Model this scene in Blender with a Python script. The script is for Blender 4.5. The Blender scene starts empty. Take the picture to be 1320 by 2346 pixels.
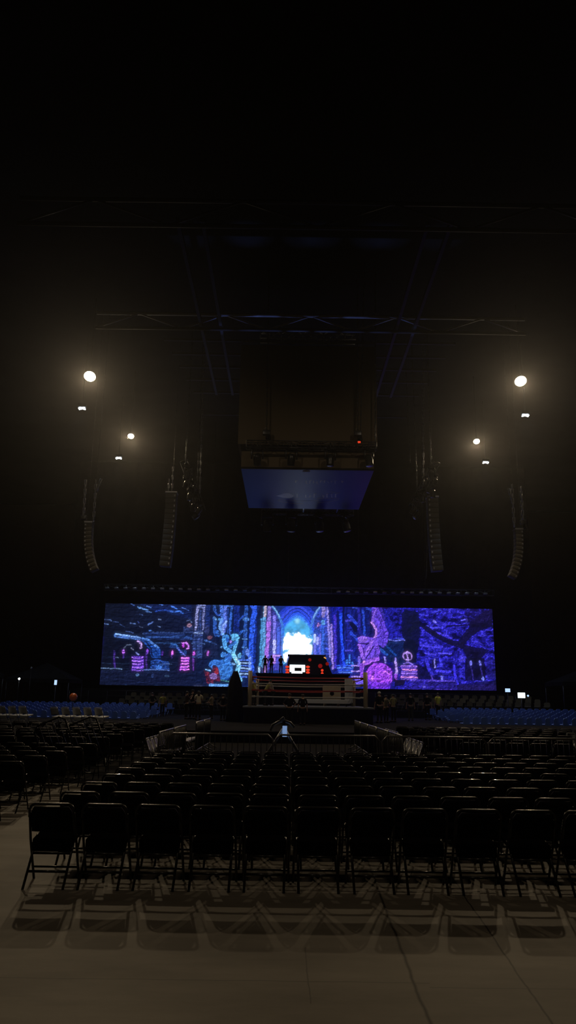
import bpy, bmesh, math, random
import numpy as np
from mathutils import Vector, Matrix, Euler

R = math.radians
random.seed(7)
rng = np.random.RandomState(11)
sc = bpy.context.scene
COL = sc.collection

# ---------------------------------------------------------------- camera
FPX, CX, CY = 1694.0, 660.0, 1173.0
PITCH, ROLL, CAMH = R(14.15), R(0.85), 1.75
fwd0 = Vector((0, math.cos(PITCH), math.sin(PITCH)))
up0 = Vector((0, -math.sin(PITCH), math.cos(PITCH)))
rt0 = Vector((1, 0, 0))
RT = rt0 * math.cos(ROLL) + up0 * math.sin(ROLL)
UP = up0 * math.cos(ROLL) - rt0 * math.sin(ROLL)
cam_d = bpy.data.cameras.new('camera')
cam = bpy.data.objects.new('camera', cam_d)
COL.objects.link(cam)
m = Matrix((RT, UP, -fwd0)).transposed().to_4x4()
m.translation = Vector((0, 0, CAMH))
cam.matrix_world = m
cam_d.sensor_fit = 'VERTICAL'
cam_d.sensor_height = 36.0
cam_d.lens = FPX / 2346.0 * 36.0
cam_d.clip_end = 400
sc.camera = cam

def ray(px, py):
    return (fwd0 * FPX + RT * (px - CX) + UP * (CY - py))
def P(px, py, D):
    """world point seen at px,py lying at distance D along +Y"""
    r = ray(px, py); t = D / r.y
    return Vector((r.x * t, D, CAMH + r.z * t))
def G(px, py, h=0.0):
    """world point seen at px,py lying at height h"""
    r = ray(px, py); t = (h - CAMH) / r.z
    return Vector((r.x * t, r.y * t, h))

# ---------------------------------------------------------------- world, exposure
sc.view_settings.view_transform = 'Standard'
sc.view_settings.look = 'None'
sc.view_settings.exposure = 0.0
sc.view_settings.gamma = 1.0
sc.view_settings.use_curve_mapping = False
HAZE = 0.00036
w = bpy.data.worlds.new('night'); sc.world = w; w.use_nodes = True
wn = w.node_tree; wn.nodes.clear()
wo = wn.nodes.new('ShaderNodeOutputWorld')
wb = wn.nodes.new('ShaderNodeBackground'); wb.inputs[0].default_value = (0.5, 0.5, 0.55, 1); wb.inputs[1].default_value = 0.0012
wn.links.new(wb.outputs[0], wo.inputs['Surface'])
sc.cycles.max_bounces = 3
sc.cycles.diffuse_bounces = 2
sc.cycles.glossy_bounces = 2
sc.cycles.use_adaptive_sampling = True
sc.cycles.adaptive_threshold = 0.04
sc.cycles.caustics_reflective = False
sc.cycles.caustics_refractive = False
sc.cycles.volume_bounces = 0
sc.cycles.use_denoising = True
sc.cycles.sample_clamp_indirect = 3.0

# lamp positions: four warm floods and four cooler ones hung under the roof
ROOF = 21.75
WARM_BIG, WARM_SMALL, COOL = 2900.0, 2900.0, 900.0
OVERHEAD_FILL = 520.0
BLUEUP_FILL = 300.0
REAR = 1500.0
LAMPS = [  # px, py, D, kind, label
    (206, 862, 43.8, 'big', 'large warm floodlight hanging left of the stage, brightest on that side'),
    (1193, 873, 43.8, 'big', 'large warm floodlight hanging right of the stage, brightest on that side'),
    (300, 999, 54.9, 'small', 'smaller warm floodlight at the left, further back than the large one'),
    (1092, 1011, 54.9, 'small', 'smaller warm floodlight at the right, further back than the large one'),
    (188, 935, 49.0, 'cool', 'small cool white floodlight just below the large left floodlight'),
    (1204, 951, 49.0, 'cool', 'small cool white floodlight just below the large right floodlight'),
    (272, 1049, 60.0, 'cool', 'small cool white floodlight furthest back on the left'),
    (1113, 1059, 60.0, 'cool', 'small cool white floodlight furthest back on the right'),
]

# ---------------------------------------------------------------- helpers
def lin(c):
    return tuple(((v / 255) / 12.92 if v / 255 <= 0.04045 else ((v / 255 + 0.055) / 1.055) ** 2.4) for v in c)

def mat(name, col, rough=0.6, metal=0.0, emit=None, es=0.0, noise=0.0, nscale=8.0, spec=0.5, coat=0.0, bump=0.0):
    mt = bpy.data.materials.new(name); mt.use_nodes = True
    nt = mt.node_tree; b = nt.nodes['Principled BSDF']
    b.inputs['Base Color'].default_value = (*col, 1)
    b.inputs['Roughness'].default_value = rough
    b.inputs['Metallic'].default_value = metal
    b.inputs['Specular IOR Level'].default_value = spec
    b.inputs['Coat Weight'].default_value = coat
    if emit:
        b.inputs['Emission Color'].default_value = (*emit, 1)
        b.inputs['Emission Strength'].default_value = es
    if noise > 0 or bump > 0:
        tc = nt.nodes.new('ShaderNodeTexCoord')
        nz = nt.nodes.new('ShaderNodeTexNoise'); nz.inputs['Scale'].default_value = nscale
        nz.inputs['Detail'].default_value = 5
        nt.links.new(tc.outputs['Object'], nz.inputs['Vector'])
        if noise > 0:
            rp = nt.nodes.new('ShaderNodeValToRGB')
            rp.color_ramp.elements[0].position = 0.3; rp.color_ramp.elements[1].position = 0.7
            rp.color_ramp.elements[0].color = (*[v * (1 - noise) for v in col], 1)
            rp.color_ramp.elements[1].color = (*[min(1, v * (1 + noise)) for v in col], 1)
            nt.links.new(nz.outputs['Fac'], rp.inputs['Fac'])
            nt.links.new(rp.outputs[0], b.inputs['Base Color'])
        if bump > 0:
            bp = nt.nodes.new('ShaderNodeBump'); bp.inputs['Strength'].default_value = bump
            bp.inputs['Distance'].default_value = 0.01
            nt.links.new(nz.outputs['Fac'], bp.inputs['Height'])
            nt.links.new(bp.outputs[0], b.inputs['Normal'])
    return mt

def emis(name, col, s):
    mt = bpy.data.materials.new(name); mt.use_nodes = True
    nt = mt.node_tree; nt.nodes.clear()
    e = nt.nodes.new('ShaderNodeEmission'); e.inputs[0].default_value = (*col, 1); e.inputs[1].default_value = s
    o = nt.nodes.new('ShaderNodeOutputMaterial'); nt.links.new(e.outputs[0], o.inputs[0])
    return mt

def tag(o, label=None, cat=None, group=None, kind=None):
    if label: o['label'] = label
    if cat: o['category'] = cat
    if group: o['group'] = group
    if kind: o['kind'] = kind
    return o

def empty(name, loc=(0, 0, 0), rz=0.0, label=None, cat=None, group=None):
    o = bpy.data.objects.new(name, None); COL.objects.link(o)
    o.location = loc; o.rotation_euler = (0, 0, rz); o.empty_display_size = 0.1
    return tag(o, label, cat, group)

class MB:
    def __init__(s):
        s.v = []; s.f = []; s.sm = []
    def add(s, vs, fs, smooth=False):
        n = len(s.v); s.v += [tuple(p) for p in vs]
        s.f += [tuple(i + n for i in f) for f in fs]; s.sm += [smooth] * len(fs)
        return s
    def box(s, c, size, rot=None, bev=0.0):
        bm = bmesh.new(); bmesh.ops.create_cube(bm, size=1.0)
        bmesh.ops.scale(bm, vec=size, verts=bm.verts)
        if bev > 0:
            bmesh.ops.bevel(bm, geom=list(bm.edges), offset=bev, segments=2, affect='EDGES', profile=0.6)
        M = Matrix.Translation(c) @ (Euler(rot).to_matrix().to_4x4() if rot else Matrix())
        bm.verts.index_update()
        s.add([M @ v.co for v in bm.verts], [[v.index for v in f.verts] for f in bm.faces], bev > 0)
        bm.free(); return s
    def tube(s, pts, r, n=8, closed=False, cap=True):
        pts = [Vector(p) for p in pts]; N = len(pts)
        rr = r if isinstance(r, (list, tuple)) else [r] * N
        rings = []; prev = None
        for i, p in enumerate(pts):
            if closed: t = pts[(i + 1) % N] - pts[i - 1]
            elif i == 0: t = pts[1] - p
            elif i == N - 1: t = p - pts[i - 1]
            else: t = (pts[i + 1] - p).normalized() + (p - pts[i - 1]).normalized()
            t.normalize()
            if prev is None:
                a = Vector((0, 0, 1)) if abs(t.z) < 0.9 else Vector((1, 0, 0))
                u = t.cross(a).normalized()
            else:
                u = (prev - t * prev.dot(t)).normalized()
            prev = u; q = t.cross(u)
            rings.append([p + (u * math.cos(2 * math.pi * k / n) + q * math.sin(2 * math.pi * k / n)) * rr[i] for k in range(n)])
        vs = [v for ring in rings for v in ring]; fs = []
        for i in range(N if closed else N - 1):
            j = (i + 1) % N
            for k in range(n):
                l = (k + 1) % n
                fs.append((i * n + k, i * n + l, j * n + l, j * n + k))
        if cap and not closed:
            fs.append(tuple(range(n))[::-1]); fs.append(tuple((N - 1) * n + k for k in range(n)))
        return s.add(vs, fs, True)
    def lathe(s, prof, n=20, M=None):
        vs = []; fs = []
        for (r, z) in prof:
            for k in range(n):
                a = 2 * math.pi * k / n; vs.append(Vector((r * math.cos(a), r * math.sin(a), z)))
        for i in range(len(prof) - 1):
            for k in range(n):
                l = (k + 1) % n; fs.append((i * n + k, i * n + l, (i + 1) * n + l, (i + 1) * n + k))
        fs.append(tuple(range(n))[::-1]); fs.append(tuple((len(prof) - 1) * n + k for k in range(n)))
        if M: vs = [M @ v for v in vs]
        return s.add(vs, fs, True)
    def prism(s, poly, d, M=None, smooth=False):
        """poly in local xz extruded along y by d"""
        n = len(poly)
        vs = [Vector((x, -d / 2, z)) for x, z in poly] + [Vector((x, d / 2, z)) for x, z in poly]
        fs = [tuple(range(n)), tuple(range(n, 2 * n))[::-1]] + [(k, k + n, (k + 1) % n + n, (k + 1) % n) for k in range(n)]
        if M: vs = [M @ v for v in vs]
        return s.add(vs, fs, smooth)
    def build(s, name, mt, parent=None, loc=None):
        me = bpy.data.meshes.new(name); me.from_pydata(s.v, [], s.f); me.update()
        me.polygons.foreach_set('use_smooth', s.sm)
        bm = bmesh.new(); bm.from_mesh(me); bmesh.ops.recalc_face_normals(bm, faces=bm.faces); bm.to_mesh(me); bm.free()
        if mt: me.materials.append(mt)
        o = bpy.data.objects.new(name, me); COL.objects.link(o)
        if parent: o.parent = parent
        if loc is not None: o.location = loc
        return o

KIDS = {}
def copy_tree(o, parent=None):
    c = o.copy(); COL.objects.link(c)
    if parent: c.parent = parent
    if o not in KIDS: KIDS[o] = [x for x in bpy.data.objects if x.parent == o]
    kl = [copy_tree(ch, c) for ch in KIDS[o]]
    KIDS[c] = kl
    return c

def rrect(w_, h_, r, n=5, z0=0.0, top_only=False):
    pts = []
    for cx, cz, a0, rnd in ((w_ / 2 - r, h_ - r, 0, True), (-w_ / 2 + r, h_ - r, 90, True),
                            (-w_ / 2 + r, r, 180, not top_only), (w_ / 2 - r, r, 270, not top_only)):
        if rnd:
            for k in range(n + 1):
                a = R(a0 + 90 * k / n); pts.append((cx + r * math.cos(a), z0 + cz + r * math.sin(a)))
        else:
            pts.append((cx + (r if cx > 0 else -r), z0))
    return pts

ORD = ['first', 'second', 'third', 'fourth', 'fifth', 'sixth', 'seventh', 'eighth', 'ninth', 'tenth', 'eleventh', 'twelfth',
       'thirteenth', 'fourteenth', 'fifteenth', 'sixteenth', 'seventeenth', 'eighteenth', 'nineteenth', 'twentieth']
def ordn(i):
    if i < 20: return ORD[i]
    t = {2: 'twenty', 3: 'thirty', 4: 'forty', 5: 'fifty'}[(i + 1) // 10]
    return ('%s-%s' % (t, ORD[(i + 1) % 10 - 1])) if (i + 1) % 10 else {2: 'twentieth', 3: 'thirtieth', 4: 'fortieth'}[(i + 1) // 10]

# ---------------------------------------------------------------- materials
M = {}
M['black_metal'] = mat('black_tube', (0.012, 0.012, 0.012), 0.32, 0.0, coat=0.3)
M['black_vinyl'] = mat('black_vinyl', (0.005, 0.005, 0.006), 0.75, spec=0.08)
M['black_paint'] = mat('black_paint', (0.010, 0.010, 0.012), 0.8, spec=0.08)
M['seat_fabric'] = mat('seat_fabric', (0.004, 0.004, 0.005), 1.0, spec=0.0)
M['beam_lit'] = mat('lit_roof_beam', (0.45, 0.46, 0.50), 0.5)  # roof beam colour raised where the blue light catches it
M['black_steel'] = mat('black_coated_steel', (0.02, 0.02, 0.022), 0.4, 0.3)
M['black_cloth'] = mat('black_drape', (0.008, 0.008, 0.010), 0.95, spec=0.05, noise=0.3, nscale=2)
M['dark_steel'] = mat('dark_steel', (0.06, 0.06, 0.065), 0.35, 0.7)
M['steel'] = mat('galvanised_steel', (0.30, 0.30, 0.32), 0.38, 0.8)
M['grey_paint'] = mat('bright_roof_steel', (0.60, 0.62, 0.68), 0.30, 0.9)
M['grey_dim'] = mat('shaded_roof_steel', (0.07, 0.07, 0.08), 0.5)  # same roof steel, colour lowered where it catches less light
M['roof'] = mat('roof_sheet', (0.045, 0.045, 0.042), 0.9, spec=0.05, noise=0.2, nscale=0.2)
M['wallbrown'] = mat('brown_wall', (0.30, 0.17, 0.10), 0.9, spec=0.05, noise=0.25, nscale=0.08)
M['pale'] = mat('pale_plastic', (0.42, 0.43, 0.45), 0.35)
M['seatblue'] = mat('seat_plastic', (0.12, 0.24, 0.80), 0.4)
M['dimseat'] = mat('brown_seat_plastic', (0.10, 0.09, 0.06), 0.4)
M['beige'] = mat('beige_pad', (0.42, 0.34, 0.24), 0.6)
M['white'] = mat('white_paint', (0.6, 0.62, 0.66), 0.45)
M['redrope'] = mat('red_rope', (0.35, 0.02, 0.015), 0.5)
M['whiterope'] = mat('white_rope', (0.55, 0.52, 0.48), 0.5)
M['canvas'] = mat('ring_canvas', (0.10, 0.11, 0.14), 0.7)
M['speaker'] = mat('speaker_grey', (0.10, 0.09, 0.075), 0.6)
M['curtain'] = mat('brown_mesh_cloth', (0.15, 0.115, 0.075), 0.9, spec=0.1)
M['banner'] = mat('glossy_banner', (0.02, 0.08, 0.55), 0.38, 0.0, spec=0.06)
M['bannerink'] = mat('banner_ink', (0.45, 0.48, 0.62), 0.4, 0.0, spec=0.3)
M['lens'] = emis('warm_lamp_lens', (1.0, 0.80, 0.52), 40)
M['lens2'] = emis('cool_lamp_lens', (0.85, 0.95, 1.0), 12)
M['glowwhite'] = emis('lit_white_panel', (0.80, 0.95, 1.0), 2.2)
M['glowred'] = emis('red_lamp_glow', (1.0, 0.06, 0.02), 0.75)
M['dimred'] = emis('dim_red_lamp_glow', (0.5, 0.015, 0.01), 0.35)
M['glowamber'] = emis('amber_lamp_glow', (1.0, 0.45, 0.08), 0.8)
M['blueglow'] = emis('blue_white_screen', (0.45, 0.65, 1.0), 1.2)
M['dimblue'] = emis('pale_blue_added_glow', (0.35, 0.55, 1.0), 0.45)
M['skin'] = mat('skin', (0.38, 0.22, 0.15), 0.55)
M['hair'] = mat('dark_hair', (0.015, 0.01, 0.008), 0.5)
M['orange'] = mat('orange_plastic', (0.75, 0.16, 0.03), 0.35)

# floor: polished concrete with joints and stains
def floor_mat():
    mt = bpy.data.materials.new('concrete_floor'); mt.use_nodes = True
    nt = mt.node_tree; b = nt.nodes['Principled BSDF']; N = nt.nodes; L = nt.links
    geo = N.new('ShaderNodeNewGeometry')
    sep = N.new('ShaderNodeSeparateXYZ'); L.new(geo.outputs['Position'], sep.inputs[0])
    def math_(op, a, b_=None, c=None):
        n = N.new('ShaderNodeMath'); n.operation = op
        for i, v in enumerate((a, b_, c)):
            if v is None: continue
            if isinstance(v, (int, float)): n.inputs[i].default_value = v
            else: L.new(v, n.inputs[i])
        return n.outputs[0]
    wob = N.new('ShaderNodeTexNoise'); wob.inputs['Scale'].default_value = 1.7; wob.inputs['Detail'].default_value = 4
    L.new(geo.outputs['Position'], wob.inputs['Vector'])
    wv = math_('MULTIPLY', math_('SUBTRACT', wob.outputs['Fac'], 0.5), 0.05)
    tot = None
    lines = [((850, 1995), (985, 2346), 0.008), ((1145, 2170), (1265, 2346), 0.005), ((-60, 2239), (985, 2252), 0.004),
             ((985, 2262), (1400, 2268), 0.0038), ((700, 2170), (712, 2300), 0.003)]
    for (a, c, wd) in lines:
        A = G(*a); C = G(*c); d = (C - A); d.z = 0; ln = d.length; d.normalize(); n = Vector((-d.y, d.x))
        dist = math_('ABSOLUTE', math_('ADD', math_('ADD', math_('MULTIPLY', sep.outputs[0], n.x), math_('MULTIPLY', sep.outputs[1], n.y)),
                     math_('ADD', wv, -(n.x * A.x + n.y * A.y))))
        # smooth groove
        g = math_('SUBTRACT', 1.0, math_('MINIMUM', math_('DIVIDE', dist, wd * 2.2), 1.0))
        if wd < 0.0045:
            along = math_('ADD', math_('MULTIPLY', sep.outputs[0], d.x), math_('MULTIPLY', sep.outputs[1], d.y))
            s0 = d.x * A.x + d.y * A.y
            g = math_('MULTIPLY', math_('MULTIPLY', g, math_('GREATER_THAN', along, s0)), math_('MULTIPLY', math_('LESS_THAN', along, s0 + ln), 0.6))
        tot = g if tot is None else math_('MAXIMUM', tot, g)
    n1 = N.new('ShaderNodeTexNoise'); n1.inputs['Scale'].default_value = 0.9; n1.inputs['Detail'].default_value = 8; n1.inputs['Roughness'].default_value = 0.62
    mp = N.new('ShaderNodeMapping'); mp.inputs['Scale'].default_value = (0.55, 1.6, 1)
    L.new(geo.outputs['Position'], mp.inputs[0]); L.new(mp.outputs[0], n1.inputs['Vector'])
    rp = N.new('ShaderNodeValToRGB')
    rp.color_ramp.elements[0].position = 0.33; rp.color_ramp.elements[0].color = (0.145, 0.128, 0.108, 1)
    rp.color_ramp.elements[1].position = 0.68; rp.color_ramp.elements[1].color = (0.27, 0.242, 0.205, 1)
    L.new(n1.outputs['Fac'], rp.inputs[0])
    mx = N.new('ShaderNodeMix'); mx.data_type = 'RGBA'
    L.new(tot, mx.inputs[0]); L.new(rp.outputs[0], mx.inputs[6]); mx.inputs[7].default_value = (0.02, 0.017, 0.014, 1)
    L.new(mx.outputs[2], b.inputs['Base Color'])
    b.inputs['Roughness'].default_value = 0.62; b.inputs['Specular IOR Level'].default_value = 0.18
    return mt
M['floor'] = floor_mat()

# ---------------------------------------------------------------- setting
def struct(name, mb, mt):
    o = mb.build(name, mt); o['kind'] = 'structure'; return o
struct('floor', MB().box((0, 42, -0.15), (120, 112, 0.3)), M['floor'])
AX = 1.12                                       # centre line of the stage
struct('ceiling', MB().box((0, 42, 27.2), (120, 112, 0.3)), M['roof'])
struct('wall_back', MB().box((0, 98.2, 13.5), (120, 0.4, 27)), M['wallbrown'])
struct('wall_left', MB().box((-60.2, 42, 13.5), (0.4, 112, 27)), M['wallbrown'])
struct('wall_right', MB().box((60.2, 42, 13.5), (0.4, 112, 27)), M['wallbrown'])

# black sheet added from chair block to deck so the floor reads unlit
struct('floor_shade_sheet', MB().box((0.0, 23.5, 0.006), (60, 14.9, 0.012)), M['black_cloth'])
# raised ringside deck
DECK = 0.45
struct('floor_deck', MB().box((1.0, 49.5, DECK / 2), (46, 37, DECK)), M['black_cloth'])

# ---------------------------------------------------------------- haze (thin smoke filling the hall)
hv = wn.nodes.new('ShaderNodeVolumeScatter'); hv.inputs['Density'].default_value = HAZE
hv.inputs['Anisotropy'].default_value = 0.85
wn.links.new(hv.outputs[0], wo.inputs['Volume'])

# ---------------------------------------------------------------- roof steel
def truss(name, p0, p1, depth, mt, label, r=0.09, bays=8, upvec=Vector((0, 0, 1)), zig=True, cat='roof truss', group=None, mt2=None):
    """flat lattice of two chords and diagonals"""
    p0 = Vector(p0); p1 = Vector(p1); u = upvec * depth
    t = empty(name, p0, 0, label, cat, group)
    def L(p): return Vector(p) - p0
    MB().tube([L(p0), L(p1)], r, 8).build('bottom_chord', mt, t)
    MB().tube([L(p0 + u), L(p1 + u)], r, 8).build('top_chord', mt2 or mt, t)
    b = MB()
    for i in range(bays):
        a = p0.lerp(p1, i / bays); c = p0.lerp(p1, (i + 1) / bays)
        if zig:
            if i % 2 == 0: b.tube([L(a), L(c + u)], r * 0.55, 6)
            else: b.tube([L(a + u), L(c)], r * 0.55, 6)
        else:
            b.tube([L(a), L(a + u)], r * 0.55, 6); b.tube([L(a), L(c + u)], r * 0.55, 6)
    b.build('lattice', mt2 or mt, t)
    return t
def hz_at(py, D):      # height at image row py on the centre line
    return P(705, py, D).z
zb = hz_at(757, 37.5); zt = hz_at(724, 37.5)
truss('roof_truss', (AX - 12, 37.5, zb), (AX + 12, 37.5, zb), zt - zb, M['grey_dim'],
      'long roof truss with diagonals above the hanging box, catching blue light', 0.10, 10, mt2=M['beam_lit'])
zb2 = hz_at(521, 28); zt2 = hz_at(464, 28)
truss('roof_truss', (AX - 13, 28, zb2), (AX + 13, 28, zb2), zt2 - zb2, M['grey_dim'],
      'faint dark roof truss nearer the camera, above the other trusses', 0.10, 8)
for x0, lb in ((-5.0, 'outer of the two left roof girders running toward the stage'), (-3.9, 'inner of the two left roof girders running toward the stage'),
               (5.9, 'inner of the two right roof girders running toward the stage'), (6.9, 'outer of the two right roof girders running toward the stage')):
    o = MB().box((0, 0, 0), (0.16, 19, 0.22)).build('roof_girder', M['grey_dim'], None, (x0, 37.6, 21.9))
    tag(o, lb, 'girder', 'girders running toward the stage')
PURL = ['nearest', 'second nearest', 'third nearest', 'fourth nearest', 'fifth nearest', 'furthest']
for i, D in enumerate((39.4, 41.2, 43.0, 44.9, 47.0, 51.0)):
    o = MB().box((0, 0, 0), (17 - i * 0.4, 0.10, 0.14)).build('roof_purlin', M['grey_dim'], None, (AX, D, 21.95))
    tag(o, 'thin cross beam under the roof behind the box, %s of six' % PURL[i], 'beam', 'thin cross beams behind the truss')

# box rigging truss with lattice just above the hanging box
def box_truss(name, p0, p1, s, mt, label, r=0.035, bay=0.55, cat='truss', group=None):
    p0 = Vector(p0); p1 = Vector(p1); d = p1 - p0; ln = d.length; d.normalize()
    side = Vector((0, 0, 1)).cross(d)
    side = side.normalized() if side.length > 0.1 else Vector((1, 0, 0))
    upv = d.cross(side).normalized() * -1
    t = empty(name, p0, 0, label, cat, group)
    cs = [side * a * s / 2 + upv * c * s / 2 for a, c in ((1, 1), (-1, 1), (-1, -1), (1, -1))]
    ch = MB()
    for c in cs: ch.tube([c, c + d * ln], r, 6)
    ch.build('chords', mt, t)
    b = MB(); n = max(1, int(ln / bay))
    for i in range(n + 1):
        q = d * (ln * i / n)
        for k in range(4):
            if i % 2 == 0: b.tube([q + cs[k], q + cs[(k + 1) % 4]], r * 0.6, 5)
            if i < n:
                q2 = d * (ln * (i + 1) / n); kk = (k + 1) % 4
                b.tube([q + cs[k if i % 2 else kk], q2 + cs[kk if i % 2 else k]], r * 0.6, 5)
    b.build('lacing', mt, t)
    return t
a = P(597, 769, 41); c = P(814, 772, 41); c.z = a.z
box_truss('rigging_truss', a, c, 0.62, M['grey_paint'], 'lattice truss from which the big box hangs, lit blue', 0.045, 0.62)

# ---------------------------------------------------------------- hanging box
DN = 40.0
tl = P(548, 790, DN); tr = P(865, 792, DN); bl = P(550, 1017, DN); br = P(861, 1019, DN)
x0, x1 = (tl.x + bl.x) / 2, (tr.x + br.x) / 2
zt_, zl_ = tl.z, bl.z
z_bot = P(706, 1075, DN).z
DF = P(706, 1165, 49.0).y
box = empty('hanging_box', ((x0 + x1) / 2, DN, z_bot), 0, 'huge dark square box hanging from the roof above the ring', 'hanging scoreboard')
W_ = x1 - x0; dep = 8.9
def LB(x, y, z): return (x, y, z)
hT = zt_ - zl_; hL = zl_ - z_bot
# upper curtain walls (four sides, thin panels with real depth)
for sx, nm in ((0, 'f'), (1, 'b')):
    MB().box((0, 0.06 + sx * (dep - 0.12), hL + hT / 2), (W_, 0.12, hT)).build('curtain_panel', M['curtain'], box)
for s in (-1, 1):
    MB().box((s * (W_ / 2 - 0.06), dep / 2, hL + hT / 2), (0.12, dep - 0.24, hT)).build('curtain_panel', M['curtain'], box)
# lower fascia, a little narrower
Wb = (P(861, 1075, DN).x - P(556, 1075, DN).x)
for yy in (0.1, dep - 0.1):
    MB().box((0, yy, hL * 0.36), (Wb, 0.12, hL * 0.70)).build('fascia', M['curtain'], box)
for s in (-1, 1):
    MB().box((s * (Wb / 2 - 0.06), dep / 2, hL * 0.36), (0.12, dep - 0.3, hL * 0.70)).build('fascia', M['curtain'], box)
bp_ = MB().box((0, dep / 2, 0.0), (Wb - 0.02, dep, 0.06)).build('bottom_banner', M['banner'], box)
MB().box((0, -0.02, 0.02), (Wb, 0.10, 0.10)).build('edge_trim', M['black_paint'], box)
# printed marks on the underside (seen from below; too blurred to read, kept as broken strokes)
def under(pxpts):
    out = []
    for (px, py) in pxpts:
        g = G(px, py, z_bot - 0.034); out.append(Vector((g.x - box.location.x, g.y - DN, -0.034)))
    return out
def flat_poly(mb, pts, th=0.004):
    n = len(pts)
    mb.add([p for p in pts] + [p + Vector((0, 0, -th)) for p in pts],
           [tuple(range(n)), tuple(range(n, 2 * n))[::-1]] + [(k, (k + 1) % n, (k + 1) % n + n, k + n) for k in range(n)])
def up_stroke(mb, pts, w_):
    q = under(pts)
    for i in range(len(q) - 1):
        d = (q[i + 1] - q[i]); 
        if d.length < 1e-5: continue
        d.normalize(); n = Vector((-d.y, d.x, 0)) * w_ / 2
        flat_poly(mb, [q[i] - n, q[i + 1] - n, q[i + 1] + n, q[i] + n])
leaf = MB()
lp = [(632, 1136), (642, 1132), (652, 1130), (662, 1130), (668, 1132), (674, 1136), (668, 1140), (660, 1141), (648, 1140), (640, 1138)]
flat_poly(leaf, under(lp)); leaf.build('leaf_emblem', M['bannerink'], box)
for pts_, w_ in (([(638, 1145), (655, 1147), (690, 1148), (730, 1147)], .07), ([(636, 1147), (648, 1150), (670, 1153), (695, 1154)], .07),
                 ([(728, 1152), (755, 1149), (777, 1145)], .07), ([(728, 1142), (777, 1142)], .06), ([(755, 1127), (779, 1129)], .05)):
    q = MB(); up_stroke(q, pts_, w_); q.build('swoosh_line', M['bannerink'], box)
# the two lines of lettering
def marks(name, xa, xb, ya, yb, n, w_, seed):
    """one line of print too blurred to read: short broken strokes"""
    rr = random.Random(seed); mb = MB(); cw = (xb - xa) / n
    for i in range(n):
        x = xa + i * cw
        if rr.random() < 0.12: continue
        t0 = ya + (yb - ya) * rr.choice((0.0, 0.0, 0.25)); t1 = yb - (yb - ya) * rr.choice((0.0, 0.0, 0.3))
        up_stroke(mb, [(x + cw * 0.2, t0), (x + cw * rr.uniform(0.1, 0.4), t1)], w_)
        yy = rr.choice((t0, (t0 + t1) / 2, t1)); up_stroke(mb, [(x + cw * 0.2, yy), (x + cw * 0.75, yy)], w_ * 1.3)
    o = mb.build(name, M['bannerink'], box); o['kind'] = 'stuff'; return o
marks('upper_lettering', 676, 790, 1101, 1108, 14, 0.055, 4)
marks('lower_lettering', 679, 777, 1131, 1140, 10, 0.085, 9)

for x_ in (-W_ / 2 + 1.0, -1.2, 1.2, W_ / 2 - 1.0):
    MB().tube([(x_, 1.0, hL + hT - 0.05), (x_, 1.0, hL + hT + 0.9)], 0.03, 6).build('sling', M['dark_steel'], box)
for x_ in (-2.6, 0.0, 2.6):
    MB().box((x_, -0.35, P(706, 1021, 39.3).z - z_bot), (0.08, 0.75, 0.06)).build('bracket', M['black_metal'], box)
    MB().box((x_ * 0.9, dep + 0.65, P(705, 1173, 50.3).z - z_bot), (0.08, 1.5, 0.06)).build('bracket', M['black_metal'], box)
MB().box((0, 0.05, P(706, 1021, 39.3).z - z_bot), (W_ * 0.8, 0.08, 0.08)).build('bracket', M['black_metal'], box)
# moving-head fixtures
def moving_head(loc, s=1.0, label='', group=None, rz=0.0, tilt=0.4):
    t = empty('moving_head_light', loc, rz, label, 'stage light', group)
    MB().box((0, 0, -0.09 * s), (0.40 * s, 0.30 * s, 0.16 * s), bev=0.02).build('base', M['black_paint'], t)
    y = MB()
    y.tube([(-0.20 * s, 0, -0.14 * s), (-0.23 * s, 0, -0.25 * s), (-0.23 * s, 0, -0.52 * s)], 0.035 * s, 8)
    y.tube([(0.20 * s, 0, -0.14 * s), (0.23 * s, 0, -0.25 * s), (0.23 * s, 0, -0.52 * s)], 0.035 * s, 8)
    y.tube([(-0.2 * s, 0, -0.18 * s), (0.2 * s, 0, -0.18 * s)], 0.04 * s, 8); y.build('yoke', M['dark_steel'], t)
    Mh = Matrix.Translation((0, 0, -0.50 * s)) @ Euler((tilt, 0, 0)).to_matrix().to_4x4()
    MB().lathe([(0.09 * s, 0.20 * s), (0.15 * s, 0.12 * s), (0.17 * s, -0.05 * s), (0.15 * s, -0.22 * s), (0.16 * s, -0.28 * s)], 16, Mh).build('head', M['black_metal'], t)
    MB().lathe([(0.13 * s, -0.275 * s), (0.13 * s, -0.29 * s)], 16, Mh).build('lens', M['steel'], t)
    MB().tube([(0, 0, -0.05 * s), (0, 0, 0.22 * s)], 0.03 * s, 6).build('clamp', M['dark_steel'], t)
    return t
pos = ['leftmost', 'second from left', 'third from left', 'rightmost']
for i, px in enumerate((590, 668, 757, 845)):
    p = P(px, 1024 + (px - 590) * 0.01, 39.3)
    for dx_s in (-0.9, 0.9):  # blue spots added at the heads to tint the roof truss
        ld = bpy.data.lights.new('added_truss_uplight', 'SPOT'); ld.energy = BLUEUP_FILL; ld.color = (0.20, 0.32, 1.0); ld.spot_size = R(14); ld.spot_blend = 0.9; ld.shadow_soft_size = 0.1
        lo = bpy.data.objects.new('added_truss_uplight', ld); COL.objects.link(lo); lo.location = p + Vector((0, -0.35, 0.1))
        lo.rotation_euler = (Vector((p.x + dx_s + (px - 718) * 0.012, 37.5, 22.7)) - lo.location).to_track_quat('-Z', 'Y').to_euler()
    moving_head(p, 1.35, 'moving light hanging on the near side of the box, %s' % pos[i], 'moving lights on the near side of the box', 0.2 * i, 0.7 - 0.3 * i)
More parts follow.
